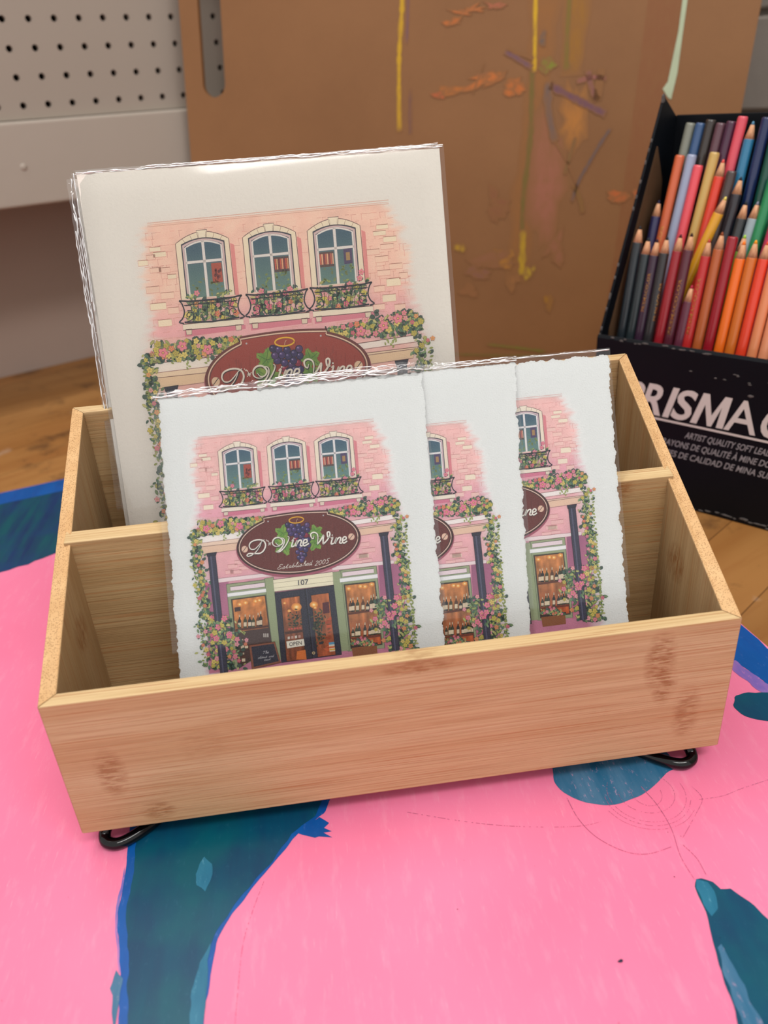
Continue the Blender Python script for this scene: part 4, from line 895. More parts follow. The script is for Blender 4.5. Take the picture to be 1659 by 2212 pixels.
def crinkle(name, p0, p1, hgt, parent, seed, amp=0.0007, freq=0.35, n=160, m=9, z0=0.0006, vertical=False):
    """folded, creased strip of film: runs from p0 to p1 (mm), hgt wide"""
    V = []; F = []; dx, dy = p1[0]-p0[0], p1[1]-p0[1]; l = math.hypot(dx, dy); nx, ny = -dy/l, dx/l
    for i in range(n+1):
        s = i/n; jag = 0.5*noise.noise((s*l*0.25, seed, 4.0))
        for j in range(m+1):
            t_ = j/m; hh = hgt*t_*(1+0.35*noise.noise((s*l*0.08, seed, 1.0))*t_)+jag*(t_ if t_ > .5 else -1+t_)
            x = p0[0]+dx*s+nx*hh; y = p0[1]+dy*s+ny*hh
            a = noise.noise((x*freq*0.35, y*freq*1.6, seed)); b_ = noise.noise((x*freq*1.1, y*freq*2.4, seed+7)); rd = (abs(a)*-1.4+0.6*b_)
            V.append((x*.001, y*.001, z0+amp*(0.5+rd)*math.sin(math.pi*min(1, 0.08+t_*0.92))))
    for i in range(n):
        for j in range(m): k = i*(m+1)+j; F.append((k, k+m+1, k+m+2, k+1))
    nstrip = len(F)
    rs = random.Random(seed*7+1); nr = max(1, int(hgt*1.5)); w_l = hgt
    for q in range(nr):                                   # sharp rounded creases in the film, whitened to paint in their glints
        i_a = rs.uniform(0, .35)*(q > 0); i_b = 1-rs.uniform(0, .35)*(q > 0); h0 = w_l*(q+0.5)/nr; N_ = int(l*(i_b-i_a)*2.2)+4; ns = 7; b = len(V)
        for i in range(N_+1):
            s = i_a+(i_b-i_a)*i/N_; sl = s*l
            hh = h0+w_l*0.34*noise.noise((sl*0.09, q*3.1, seed))+w_l*0.16*noise.noise((sl*0.35, q*2.1, seed)); rr2 = max(0.03, 0.15+0.22*noise.noise((sl*0.22, q, seed+2.2)))*(1.0 if 0 < i < N_ else 0.2)*RID
            x = p0[0]+dx*s+nx*hh; y = p0[1]+dy*s+ny*hh
            for j in range(ns):
                an = 2*math.pi*j/ns; V.append(((x+nx*rr2*1.3*math.cos(an))*.001, (y+ny*rr2*1.3*math.cos(an))*.001, z0+amp*.6+rr2*.001*math.sin(an)))
        for i in range(N_):
            for j in range(ns): F.append((b+i*ns+j, b+(i+1)*ns+j, b+(i+1)*ns+(j+1) % ns, b+i*ns+(j+1) % ns))
    return link(name, mesh_from(name, V, F, True, [0]*nstrip+[1]*(len(F)-nstrip)), [M_FOLD, M_RIDGE_GLINT], parent)
RID = 1.45
LA = R(28.4); UA = Vector((0, math.sin(LA), math.cos(LA))); NA = Vector((0, -math.cos(LA), math.sin(LA)))
def small_print(dx, dy, dn, quadmm, label, seed, sleeve, fold):
    O = Vector((0.05, 0.0105, 0.0205))+Vector((1, 0, 0))*dx*.001+UA*dy*.001+NA*dn
    e = empty('sleeved_art_print', frame(O, (1, 0, 0), UA, NA), label, 'art print', 'small deckle-edged prints in the front compartment')
    q = [(a-dx, b-dy) for a, b in quadmm]
    sheet('paper', q, 1.1, 0.6, 0.00036, e, M_PAPER, 0.6, seed, 0.00016)
    pic = link('printed_picture', ART_S, None, e); pic.location = (0, 0, 0.00001); pic['label'] = 'watercolour print of a pink wine shop front'
    sq = [(a-dx, b-dy) for a, b in sleeve]
    film_sheet('clear_sleeve', sq, 0.00050, e, M_FILM, seed=seed, back=-0.00046)['label'] = 'clear plastic sleeve'
    for k, (a, b, h_, am) in enumerate(fold):
        crinkle('creased_sleeve_edge', (a[0]-dx, a[1]-dy), (b[0]-dx, b[1]-dy), h_, e, seed+k*3, am)['label'] = 'creased shiny fold at the top of the sleeve'
    return e
small_print(0, 0, 0.0, [(-1.5, 0), (122.9, 0), (127.6, 179.2), (3.8, 179.4)], 'front sleeved deckle-edged print of the pink wine shop showing its whole oval sign', 3,
            [(-4, 0.2), (125.5, 0.2), (128.9, 183.2), (1.0, 182.4)], [((1.2, 179.4), (48, 180.2), 3.0, 0.0006), ((48, 180.0), (128.7, 181.2), 4.0, 0.0009)])
small_print(44.2, -5.0, -0.0010, [(41, 0.1), (163.8, 0.1), (172.9, 180.3), (50, 180.6)], 'sleeved deckle-edged print in the middle, tucked behind the front one', 14,
            [(38, 0.2), (166.5, 0.2), (174.4, 183.4), (48, 183.4)], [((129, 180.9), (174.0, 181.0), 2.6, 0.0007)])
small_print(92.3, 3.0, -0.0020, [(88.7, 0.1), (213.2, 0.1), (219.8, 180.0), (97.5, 180.8)], 'rightmost sleeved deckle-edged print, rearmost of the three small ones', 27,
            [(86, 0.2), (215.5, 0.2), (221.0, 183.4), (96, 183.6)], [((172, 182.0), (220.5, 181.8), 1.1, 0.0002)])
LB = R(21.4); UB = Vector((0, math.sin(LB), math.cos(LB))); NB = Vector((0, -math.cos(LB), math.sin(LB)))
def big_print(dx, dy, dn, q, label, seed, pic_, sleeve, fold):
    O = Vector((0.02, 0.0845, 0.0205))+Vector((dx*.001, 0, 0))+UB*dy*.001+NB*dn
    e = empty('large_sleeved_art_print', frame(O, (1, 0, 0), UB, NB), label, 'art print', 'large sleeved prints in the rear compartment')
    sheet('paper', q, 0.06, 3.0, 0.0009, e, M_PAPERB, 0.25, seed, 0)
    if pic_:
        o = link('printed_picture', ART_B, None, e); o.location = (0, 0, 0.00001); o['label'] = 'watercolour print of a pink wine shop front'
    film_sheet('clear_sleeve', sleeve, 0.0007, e, M_FILM, seed=seed, back=-0.0012)['label'] = 'clear plastic sleeve'
    for k, (a, b, h_, am) in enumerate(fold): crinkle('creased_sleeve_edge', a, b, h_, e, seed+k*3, am, z0=0.0004)['label'] = 'creased shiny edge of the sleeve'
    return e
big_print(0, 0, 0.0, [(2.6, 0), (181.0, 0), (184.6, 267.2), (0.4, 267.6)], 'large sleeved print of the pink wine shop, front one in the rear compartment', 41, True,
          [(-0.6, 0.1), (183.2, 0.1), (186.9, 268.9), (-0.8, 269.6)], [((0.2, 267.6), (186.3, 267.2), 1.7, 0.0002), ((0.6, 200), (-0.4, 268), 1.4, 0.0004)])
big_print(-2.2, -0.8, -0.0026, [(2.0, 0), (181.0, 0), (184.6, 268.8), (0.6, 267.0)], 'large sleeved print almost hidden behind the other, creased sleeve edge at left', 47, True,
          [(-2.0, 0.1), (183.0, 0.1), (187.4, 269.9), (-1.6, 268.4)], [((1.6, 150), (-0.6, 267), 2.6, 0.0008), ((1.2, 268.2), (186.6, 270.0), 1.2, 0.0002)])

# ------------------------------------------------------------------ brown painted board leaning in the corner
t = NT('hardboard')
n1 = t.noise(t.coords((1, 1, 1)), 6, 4, 0.6); n2 = t.noise(t.coords((1, 1, 1)), 260, 3)
c = t.mix(t.ramp(n1, [(0.3, 0), (0.7, 1)]), lin((132, 91, 54)), lin((144, 101, 62)))
c = t.mix(t.math('MULTIPLY', n2, 0.15), c, lin((110, 70, 40))); t.base(c); t.rough(0.5, 0.35); M_HARD = t.m
XB = Vector((math.cos(R(-20)), math.sin(R(-20)), 0)); DB = Vector((.085, .055, .995)).normalized(); NBD = XB.cross(DB).normalized()
BO = Vector((-0.00126, 0.73015, -0.0028))
YB = NBD.normalized().cross(XB); KX, KY = DB.dot(XB), DB.dot(YB)
BRD = empty('drawing_board', frame(BO, XB, YB, NBD.normalized()), 'brown hardboard drawing board with slot handle and dried paint smears, leaning in the corner', 'drawing board')
SKEW = Matrix(((1, KX, 0, 0), (0, KY, 0, 0), (0, 0, 1, 0), (0, 0, 0, 1)))
def ell(cx_, cy_, r_, n=16, a0=0, a1=360): return [(cx_+r_*math.cos(R(a0+(a1-a0)*k/(n-1))), cy_+r_*math.sin(R(a0+(a1-a0)*k/(n-1)))) for k in range(n)]
bw, bh, th = 0.5822, 0.66, 0.006
slot = ell(0.0345, 0.3160, 0.0130, 14, 180, 360)+ell(0.0345, 0.44, 0.0130, 14, 0, 180)
bm = bmesh.new()
# faces around the slot: left, right, above and below
def bpoly(pts):
    a = [bm.verts.new((x, y, 0)) for x, y in pts]; bm.faces.new(a)
bpoly([(0, 0), (bw, 0), (bw, 0.316), (0.0475, 0.316)]+[p for p in ell(0.0345, 0.3160, 0.0130, 14, 180, 360)][::-1][1:-1]+[(0.0215, 0.316), (0, 0.316)])
bpoly([(0, 0.316), (0.0215, 0.316), (0.0215, 0.44), (0, 0.44)]); bpoly([(0.0475, 0.316), (bw, 0.316), (bw, 0.44), (0.0475, 0.44)])
bpoly([(0, 0.44), (0.0215, 0.44)]+ell(0.0345, 0.44, 0.0130, 14, 180, 0)[1:-1]+[(0.0475, 0.44), (bw, 0.44), (bw, bh), (0, bh)])
bmesh.ops.remove_doubles(bm, verts=bm.verts, dist=1e-5)
r_ = bmesh.ops.extrude_face_region(bm, geom=list(bm.faces)); bmesh.ops.translate(bm, verts=[v for v in r_['geom'] if isinstance(v, bmesh.types.BMVert)], vec=(0, 0, -th))
finish(bm, 'board_panel', M_HARD, BRD).data.transform(SKEW)
P2 = Art(); rnd = random.Random(3)
BC = lin((137, 95, 57))
t = NT('dried_paint'); at_ = t.n('ShaderNodeAttribute'); at_.attribute_name = 'Col'
nz = t.noise(t.coords((1, 0.35, 1)), 170, 5, 0.75)
t.base(t.mix(t.ramp(nz, [(0.42, 0.0), (0.66, 0.55)]), at_.outputs['Color'], BC)); t.rough(0.5, 0.3); M_DRIED = t.m
def mixc(a, b, f): return tuple(x*(1-f)+y*f for x, y in zip(a, b))
def softdisc(c, rx, ry, col, zz, rot=0, n=22, rough=0.3):
    b = len(P2.v); P2.v.append((c[0], c[1], zz)); P2.c.append(col); ms = [1+rnd.uniform(-rough, rough) for k in range(n)]
    for q, f in ((0.6, 0.25), (1.15, 1.0)):
        for k in range(n):
            a = 2*math.pi*k/n; x, y = rx*q*ms[k]*math.cos(a), ry*q*ms[k]*math.sin(a)
            P2.v.append((c[0]+x*math.cos(rot)-y*math.sin(rot), c[1]+x*math.sin(rot)+y*math.cos(rot), zz)); P2.c.append(mixc(col, BC, f))
    for k in range(n):
        k2 = (k+1) % n; P2.f.append((b, b+1+k, b+1+k2)); P2.f.append((b+1+k, b+1+n+k, b+1+n+k2, b+1+k2))
def smear(c, rx, ry, col, zz, rot=0, n=16):
    col = lin(col)
    for k in range(5): softdisc((c[0]+rnd.gauss(0, .45)*rx, c[1]+rnd.gauss(0, .4)*ry), rx*rnd.uniform(.4, .8), ry*rnd.uniform(.4, .8), mixc(col, BC, rnd.uniform(0.05, .45)), zz+k*1e-5, rnd.uniform(-.5, .5), n)
def stroke(pts, wd, col, zz):
    col = lin(col); pp = catmull(pts, 9); n = len(pp); b = len(P2.v)
    for k, p in enumerate(pp):
        a = pp[max(0, k-1)]; q = pp[min(n-1, k+1)]; dx, dy = q[0]-a[0], q[1]-a[1]; l = math.hypot(dx, dy) or 1
        ww = wd*(0.6+0.7*abs(noise.noise((k*0.35, wd*900, zz*9000)))); ed = min(1, min(k, n-1-k)/3.0)
        for s_, f in ((-1, 1), (-.45, .1), (.45, .1), (1, 1)):
            P2.v.append((p[0]-dy/l*ww*s_*.62, p[1]+dx/l*ww*s_*.62, zz)); P2.c.append(mixc(col, BC, max(f, 1-ed, 0.35*abs(noise.noise((k*0.3, s_, wd*500))))))
    for k in range(n-1):
        for j in range(3): P2.f.append((b+4*k+j, b+4*k+j+1, b+4*(k+1)+j+1, b+4*(k+1)+j))
Zp = 0.0001
P2.poly([(0.481, 0.45), (0.5143, 0.45), (0.5143, 0.3577), (0.5117, 0.2716), (0.4945, 0.0457), (0.480, 0.0457), (0.482, 0.15)], lin((134, 87, 53)), Zp)
stroke([(0.385, 0.43), (0.386, 0.30), (0.384, 0.2428), (0.3807, 0.10)], 0.030, (146, 98, 52), Zp*1.2)
stroke([(0.4145, 0.44), (0.4165, 0.36), (0.417, 0.30)], 0.026, (150, 104, 38), Zp*2); stroke([(0.4055, 0.43), (0.410, 0.33), (0.413, 0.305)], 0.007, (122, 104, 40), Zp*3)
stroke([(0.2435, 0.46), (0.2437, 0.3827), (0.2429, 0.3591), (0.2418, 0.3267), (0.2424, 0.2973), (0.2440, 0.2581)], 0.0058, (206, 164, 30), Zp*3)
stroke([(0.2500, 0.45), (0.2498, 0.3822), (0.2494, 0.3385)], 0.0035, (112, 82, 92), Zp*2); stroke([(0.254, 0.30), (0.255, 0.27), (0.256, 0.255)], 0.005, (120, 84, 70), Zp*2)
stroke([(0.374, 0.45), (0.376, 0.3722), (0.3795, 0.3256), (0.3812, 0.3055)], 0.0056, (214, 172, 26), Zp*4)
stroke([(0.3785, 0.3120), (0.3805, 0.28), (0.3825, 0.2428), (0.3807, 0.185), (0.3844, 0.1332)], 0.0068, (112, 98, 44), Zp*3); stroke([(0.3832, 0.1571), (0.385, 0.13), (0.3866, 0.1088)], 0.009, (186, 152, 34), Zp*4)
for c, rx, ry, col in (((0.3945, 0.3112), 0.008, 0.008, (122, 136, 40)), ((0.3870, 0.334), 0.004, 0.008, (64, 86, 96)), ((0.2968, 0.3559), 0.010, 0.003, (214, 112, 44)), ((0.3104, 0.3642), 0.016, 0.002, (200, 112, 56)), ((0.340, 0.366), 0.012, 0.002, (186, 100, 80)),
                       ((0.2978, 0.2941), 0.013, 0.006, (206, 116, 42)), ((0.287, 0.292), 0.008, 0.003, (206, 90, 54)), ((0.3329, 0.3024), 0.017, 0.006, (212, 116, 50)), ((0.332, 0.306), 0.008, 0.003, (222, 120, 92)), ((0.364, 0.2940), 0.010, 0.007, (210, 112, 44)),
                       ((0.4761, 0.1874), 0.013, 0.0065, (206, 100, 48)), ((0.503, 0.187), 0.010, 0.006, (190, 96, 52)), ((0.3550, 0.1787), 0.011, 0.015, (136, 86, 60)), ((0.3165, 0.1394), 0.007, 0.006, (188, 152, 36)), ((0.341, 0.1233), 0.024, 0.008, (148, 98, 74)), ((0.3636, 0.1239), 0.013, 0.010, (180, 122, 44)),
                       ((0.335, 0.113), 0.012, 0.006, (136, 92, 80)), ((0.3924, 0.1112), 0.005, 0.008, (188, 158, 40)), ((0.4185, 0.0761), 0.004, 0.011, (160, 112, 36)), ((0.4205, 0.140), 0.007, 0.02, (152, 98, 74)), ((0.33, 0.092), 0.012, 0.006, (146, 98, 62)), ((0.376, 0.105), 0.008, 0.010, (156, 106, 60))):
    smear(c, rx, ry, col, Zp*5+rnd.uniform(0, Zp))
softdisc((0.404, 0.195), 0.016, 0.065, lin((158, 100, 78)), Zp*2, 0.08)
softdisc((0.425, 0.262), 0.013, 0.03, lin((178, 118, 54)), Zp*2.5, 0.1)
for p, wd, col in (([(0.3497, 0.3257), (0.363, 0.319), (0.3785, 0.3097)], 0.006, (110, 80, 96)), ([(0.3530, 0.3277), (0.379, 0.3177)], 0.003, (110, 80, 96)), ([(0.3975, 0.2935), (0.4221, 0.2808), (0.4400, 0.2720), (0.4555, 0.2646)], 0.008, (106, 72, 92)), ([(0.4330, 0.3050), (0.4380, 0.2900), (0.4452, 0.2774)], 0.007, (134, 88, 84)), ([(0.4230, 0.2950), (0.4380, 0.2980), (0.4520, 0.2960)], 0.005, (150, 92, 92)),
                   ([(0.4460, 0.3050), (0.4452, 0.2774)], 0.008, (112, 74, 78)), ([(0.4619, 0.2517), (0.4535, 0.2380), (0.4435, 0.2185), (0.4363, 0.2034), (0.4313, 0.1834)], 0.0042, (96, 84, 86)), ([(0.3960, 0.2968), (0.3970, 0.2780), (0.4019, 0.2589), (0.4084, 0.2416)], 0.009, (112, 92, 84)), ([(0.4280, 0.245), (0.4240, 0.225), (0.421, 0.21)], 0.004, (126, 96, 56)), ([(0.4084, 0.2416), (0.424, 0.220), (0.436, 0.196)], 0.0025, (140, 96, 60)),
                   ([(0.4313, 0.2000), (0.440, 0.185), (0.444, 0.172)], 0.006, (130, 96, 50)), ([(0.320, 0.290), (0.330, 0.317)], 0.0018, (128, 84, 70)), ([(0.3525, 0.0327), (0.3898, 0.0288), (0.4215, 0.0248)], 0.004, (110, 116, 44)), ([(0.30, 0.021), (0.36, 0.020), (0.44, 0.0200)], 0.003, (112, 104, 50))): stroke(p, wd, col, Zp*7)
o = link('dried_paint', P2.mesh('dried_paint'), M_DRIED, BRD); o.data.transform(SKEW); o['label'] = 'smears and lines of dried paint in yellow, purple and orange'
bm = bmesh.new(); tp = [(0.5123, 0.3596), (0.5129, 0.3318), (0.5101, 0.2897), (0.5063, 0.2839), (0.5120, 0.2765), (0.5156, 0.2742), (0.5178, 0.297), (0.5172, 0.324), (0.5168, 0.3593), (0.5165, 0.41), (0.5140, 0.41)]
prism(bm, tp, 0.0003, 0.0008, 2); bm_o = finish(bm, 'tape_scrap', plain('pale_green_tape', (178, 190, 160), 0.6, 0.3, 0.06, 60), BRD); bm_o.data.transform(SKEW); bm_o['label'] = 'torn scrap of pale green tape'

# ------------------------------------------------------------------ box of coloured pencils
YA = R(-48); PX = Vector((math.cos(YA), math.sin(YA), 0)); PY = Vector((-math.sin(YA), math.cos(YA), 0))
PFR = frame((0.34707, 0.31095, -0.003), PX, PY, (0, 0, 1)); ZP = 0.003
PBX = empty('pencil_box', PFR, 'black cardboard pencil box with white lettering, front lid low, filled with coloured pencils', 'pencil box')
M_CARD = plain('black_card', (8, 12, 18), 0.5, 0.18, 0.15, 20, 0.15, 80); M_KRAFT = plain('kraft_card', (86, 62, 42), 0.8, 0.2, 0.08, 50); M_WORN = plain('worn_card_edge', (96, 92, 90), 0.8, 0.2, 0.3, 300)
M_LETTER = plain('white_lettering', (212, 204, 198), 0.5, 0.3); M_LETTER2 = plain('grey_lettering', (150, 148, 150), 0.5, 0.3)
BWX = 0.262; BD = 0.106
bm = bmesh.new(); prism(bm, [(0.0, 0), (0.0, 0.123), (0.0016, 0.1255), (0.0030, 0.123), (0.0030, 0)], 0.0, BWX, 0); finish(bm, 'front_wall', M_CARD, PBX, 0.0006)
bm = bmesh.new(); box(bm, 0.001, BWX-0.001, BD-0.003, BD, 0, 0.2690); finish(bm, 'back_wall', M_CARD, PBX, 0.0005)
prof = [(0.003, 0), (0.003, 0.123), (0.0775, 0.283), (BD-0.003, 0.268), (BD-0.003, 0)]
for s, xa in ((0, -0.0005), (1, BWX-0.0015)):
    bm = bmesh.new(); prism(bm, prof, xa, xa+0.002, 0); sp = finish(bm, 'side_wall', M_CARD, PBX, 0.0004)
bm = bmesh.new(); prism(bm, [(0.016, 0.02), (0.016, 0.125), (0.0720, 0.250), (0.0860, 0.225), (0.098, 0.02)], 0.0015, 0.0023, 0); finish(bm, 'lining_flap', M_KRAFT, PBX)['label'] = 'bare brown inner face of the side wall'
bm = bmesh.new(); box(bm, 0.0016, BWX-0.002, 0.0032, BD-0.0032, 0, 0.003); finish(bm, 'base_panel', M_CARD, PBX)
bm = bmesh.new(); box(bm, 0.0016, BWX-0.002, 0.0035, 0.0245, 0.003, 0.0195); box(bm, 0.0026, BWX-0.003, 0.0325, 0.0515, 0.003, 0.0685); box(bm, 0.0026, BWX-0.003, 0.0517, 0.085, 0.003, 0.0905); finish(bm, 'stepped_tray', M_KRAFT, PBX)
# worn white edges
bm = bmesh.new(); rnd = random.Random(8)
def chip(c, r_):
    q = bmesh.ops.create_icosphere(bm, subdivisions=1, radius=1)['verts']
    for v in q: v.co = Vector((c[0]+v.co.x*r_[0]*rnd.uniform(.7, 1.2), c[1]+v.co.y*r_[1], c[2]+v.co.z*r_[2]*rnd.uniform(.7, 1.2)))
for k in range(16): chip((rnd.uniform(0.0, 0.10), 0.0002, rnd.uniform(0.1225, 0.1245)), (rnd.uniform(.001, .0035), .0005, .0006))
for k in range(10): chip((rnd.uniform(0.06, 0.14), -0.0001, rnd.uniform(0.106, 0.112)), (rnd.uniform(.0008, .002), .0003, .0005))
for k in range(34): chip((rnd.uniform(0.05, 0.16), -0.0002, rnd.uniform(0.0005, 0.0045)), (rnd.uniform(.001, .004), .0004, .0007))
for k in range(14): s = rnd.random(); chip((0.0005, 0.003+0.0745*s, 0.123+0.160*s+.0003), (.0008, .0014, .0022))
chip((0.0008, 0.077, 0.281), (.0013, .003, .005)); chip((0.118, -0.0002, 0.0985), (.0022, .0003, .0012))
we = finish(bm, 'worn_edges', M_WORN, PBX); we['kind'] = 'stuff'; we['label'] = 'scuffed whitish cardboard edges'
LT = {'v': [], 'f': [], 'm': []}
def lettering(s, x0, x1, z0, h, shear, bold, mi, cap=None):
    V, Fc = text_polys(s, 1.0, 0.0, bold, 4); a0, a1 = min(v[0] for v in V), max(v[0] for v in V); b0_, b1_ = (0.0, 0.70) if cap is None else cap
    if cap is None: b0_, b1_ = min(v[1] for v in V), max(v[1] for v in V)
    b = len(LT['v'])
    for v in V:
        zz = z0+(v[1]-b0_)/(b1_-b0_)*h; x = x0+(v[0]-a0)/(a1-a0)*(x1-x0)+shear*(zz-z0); LT['v'].append((x, -0.0003, zz))
    for f in Fc: LT['f'].append(tuple(b+k for k in f)); LT['m'].append(mi)
zc, hc, shr = 0.0705, 0.0242, 0.26
for ch, a, b in (('P', 0.0205, 0.0380), ('R', 0.0392, 0.0562), ('I', 0.0577, 0.0624), ('S', 0.0632, 0.0775), ('A', 0.1033, 0.1255), ('C', 0.1255, 0.1420), ('O', 0.1430, 0.1660), ('L', 0.1690, 0.1820), ('O', 0.1840, 0.2070), ('R', 0.2100, 0.2270)):
    lettering(ch, a, b, zc, hc, shr if ch not in 'A' else 0.06, 0.022 if ch != 'A' else 0.008, 0)
b = len(LT['v'])                                                     # the splayed M, drawn as one outline
LT['v'] += [(x, -0.0003, zc+zz) for x, zz in ((0.0790, 0), (0.0838, 0), (0.0884, 0.0158), (0.0915, 0.0), (0.0945, 0.0), (0.1003, 0.0158), (0.0980, 0), (0.1028, 0), (0.1066, hc), (0.1016, hc), (0.0938, 0.0085), (0.0908, hc), (0.0862, hc))]
LT['f'].append(tuple(range(b, b+13))); LT['m'].append(0)
lettering('ARTIST QUALITY SOFT LEAD COLORED PENCILS', 0.0765, 0.1800, 0.0575, 0.0050, 0.25, 0.012, 1, (0.0, 0.70))
lettering('CRAYONS DE QUALIT\u00c9 \u00c0 MINE DOUCE', 0.0560, 0.1490, 0.0490, 0.0050, 0.25, 0.012, 1, (0.0, 0.70))
lettering('L\u00c1PICES DE CALIDAD DE MINA SUAVE', 0.0520, 0.1480, 0.0405, 0.0050, 0.25, 0.012, 1, (0.0, 0.70))
b = len(LT['v']); LT['v'] += [(0.020, -0.0003, 0.0673), (0.215, -0.0003, 0.0668), (0.215, -0.0003, 0.0685), (0.020, -0.0003, 0.0690)]; LT['f'].append((b, b+1, b+2, b+3)); LT['m'].append(0)
lm = mesh_from('lettering', LT['v'], LT['f'], midx=LT['m']); link('lettering', lm, [M_LETTER, M_LETTER2], PBX)['label'] = 'white slanted capitals and three lines of small text'

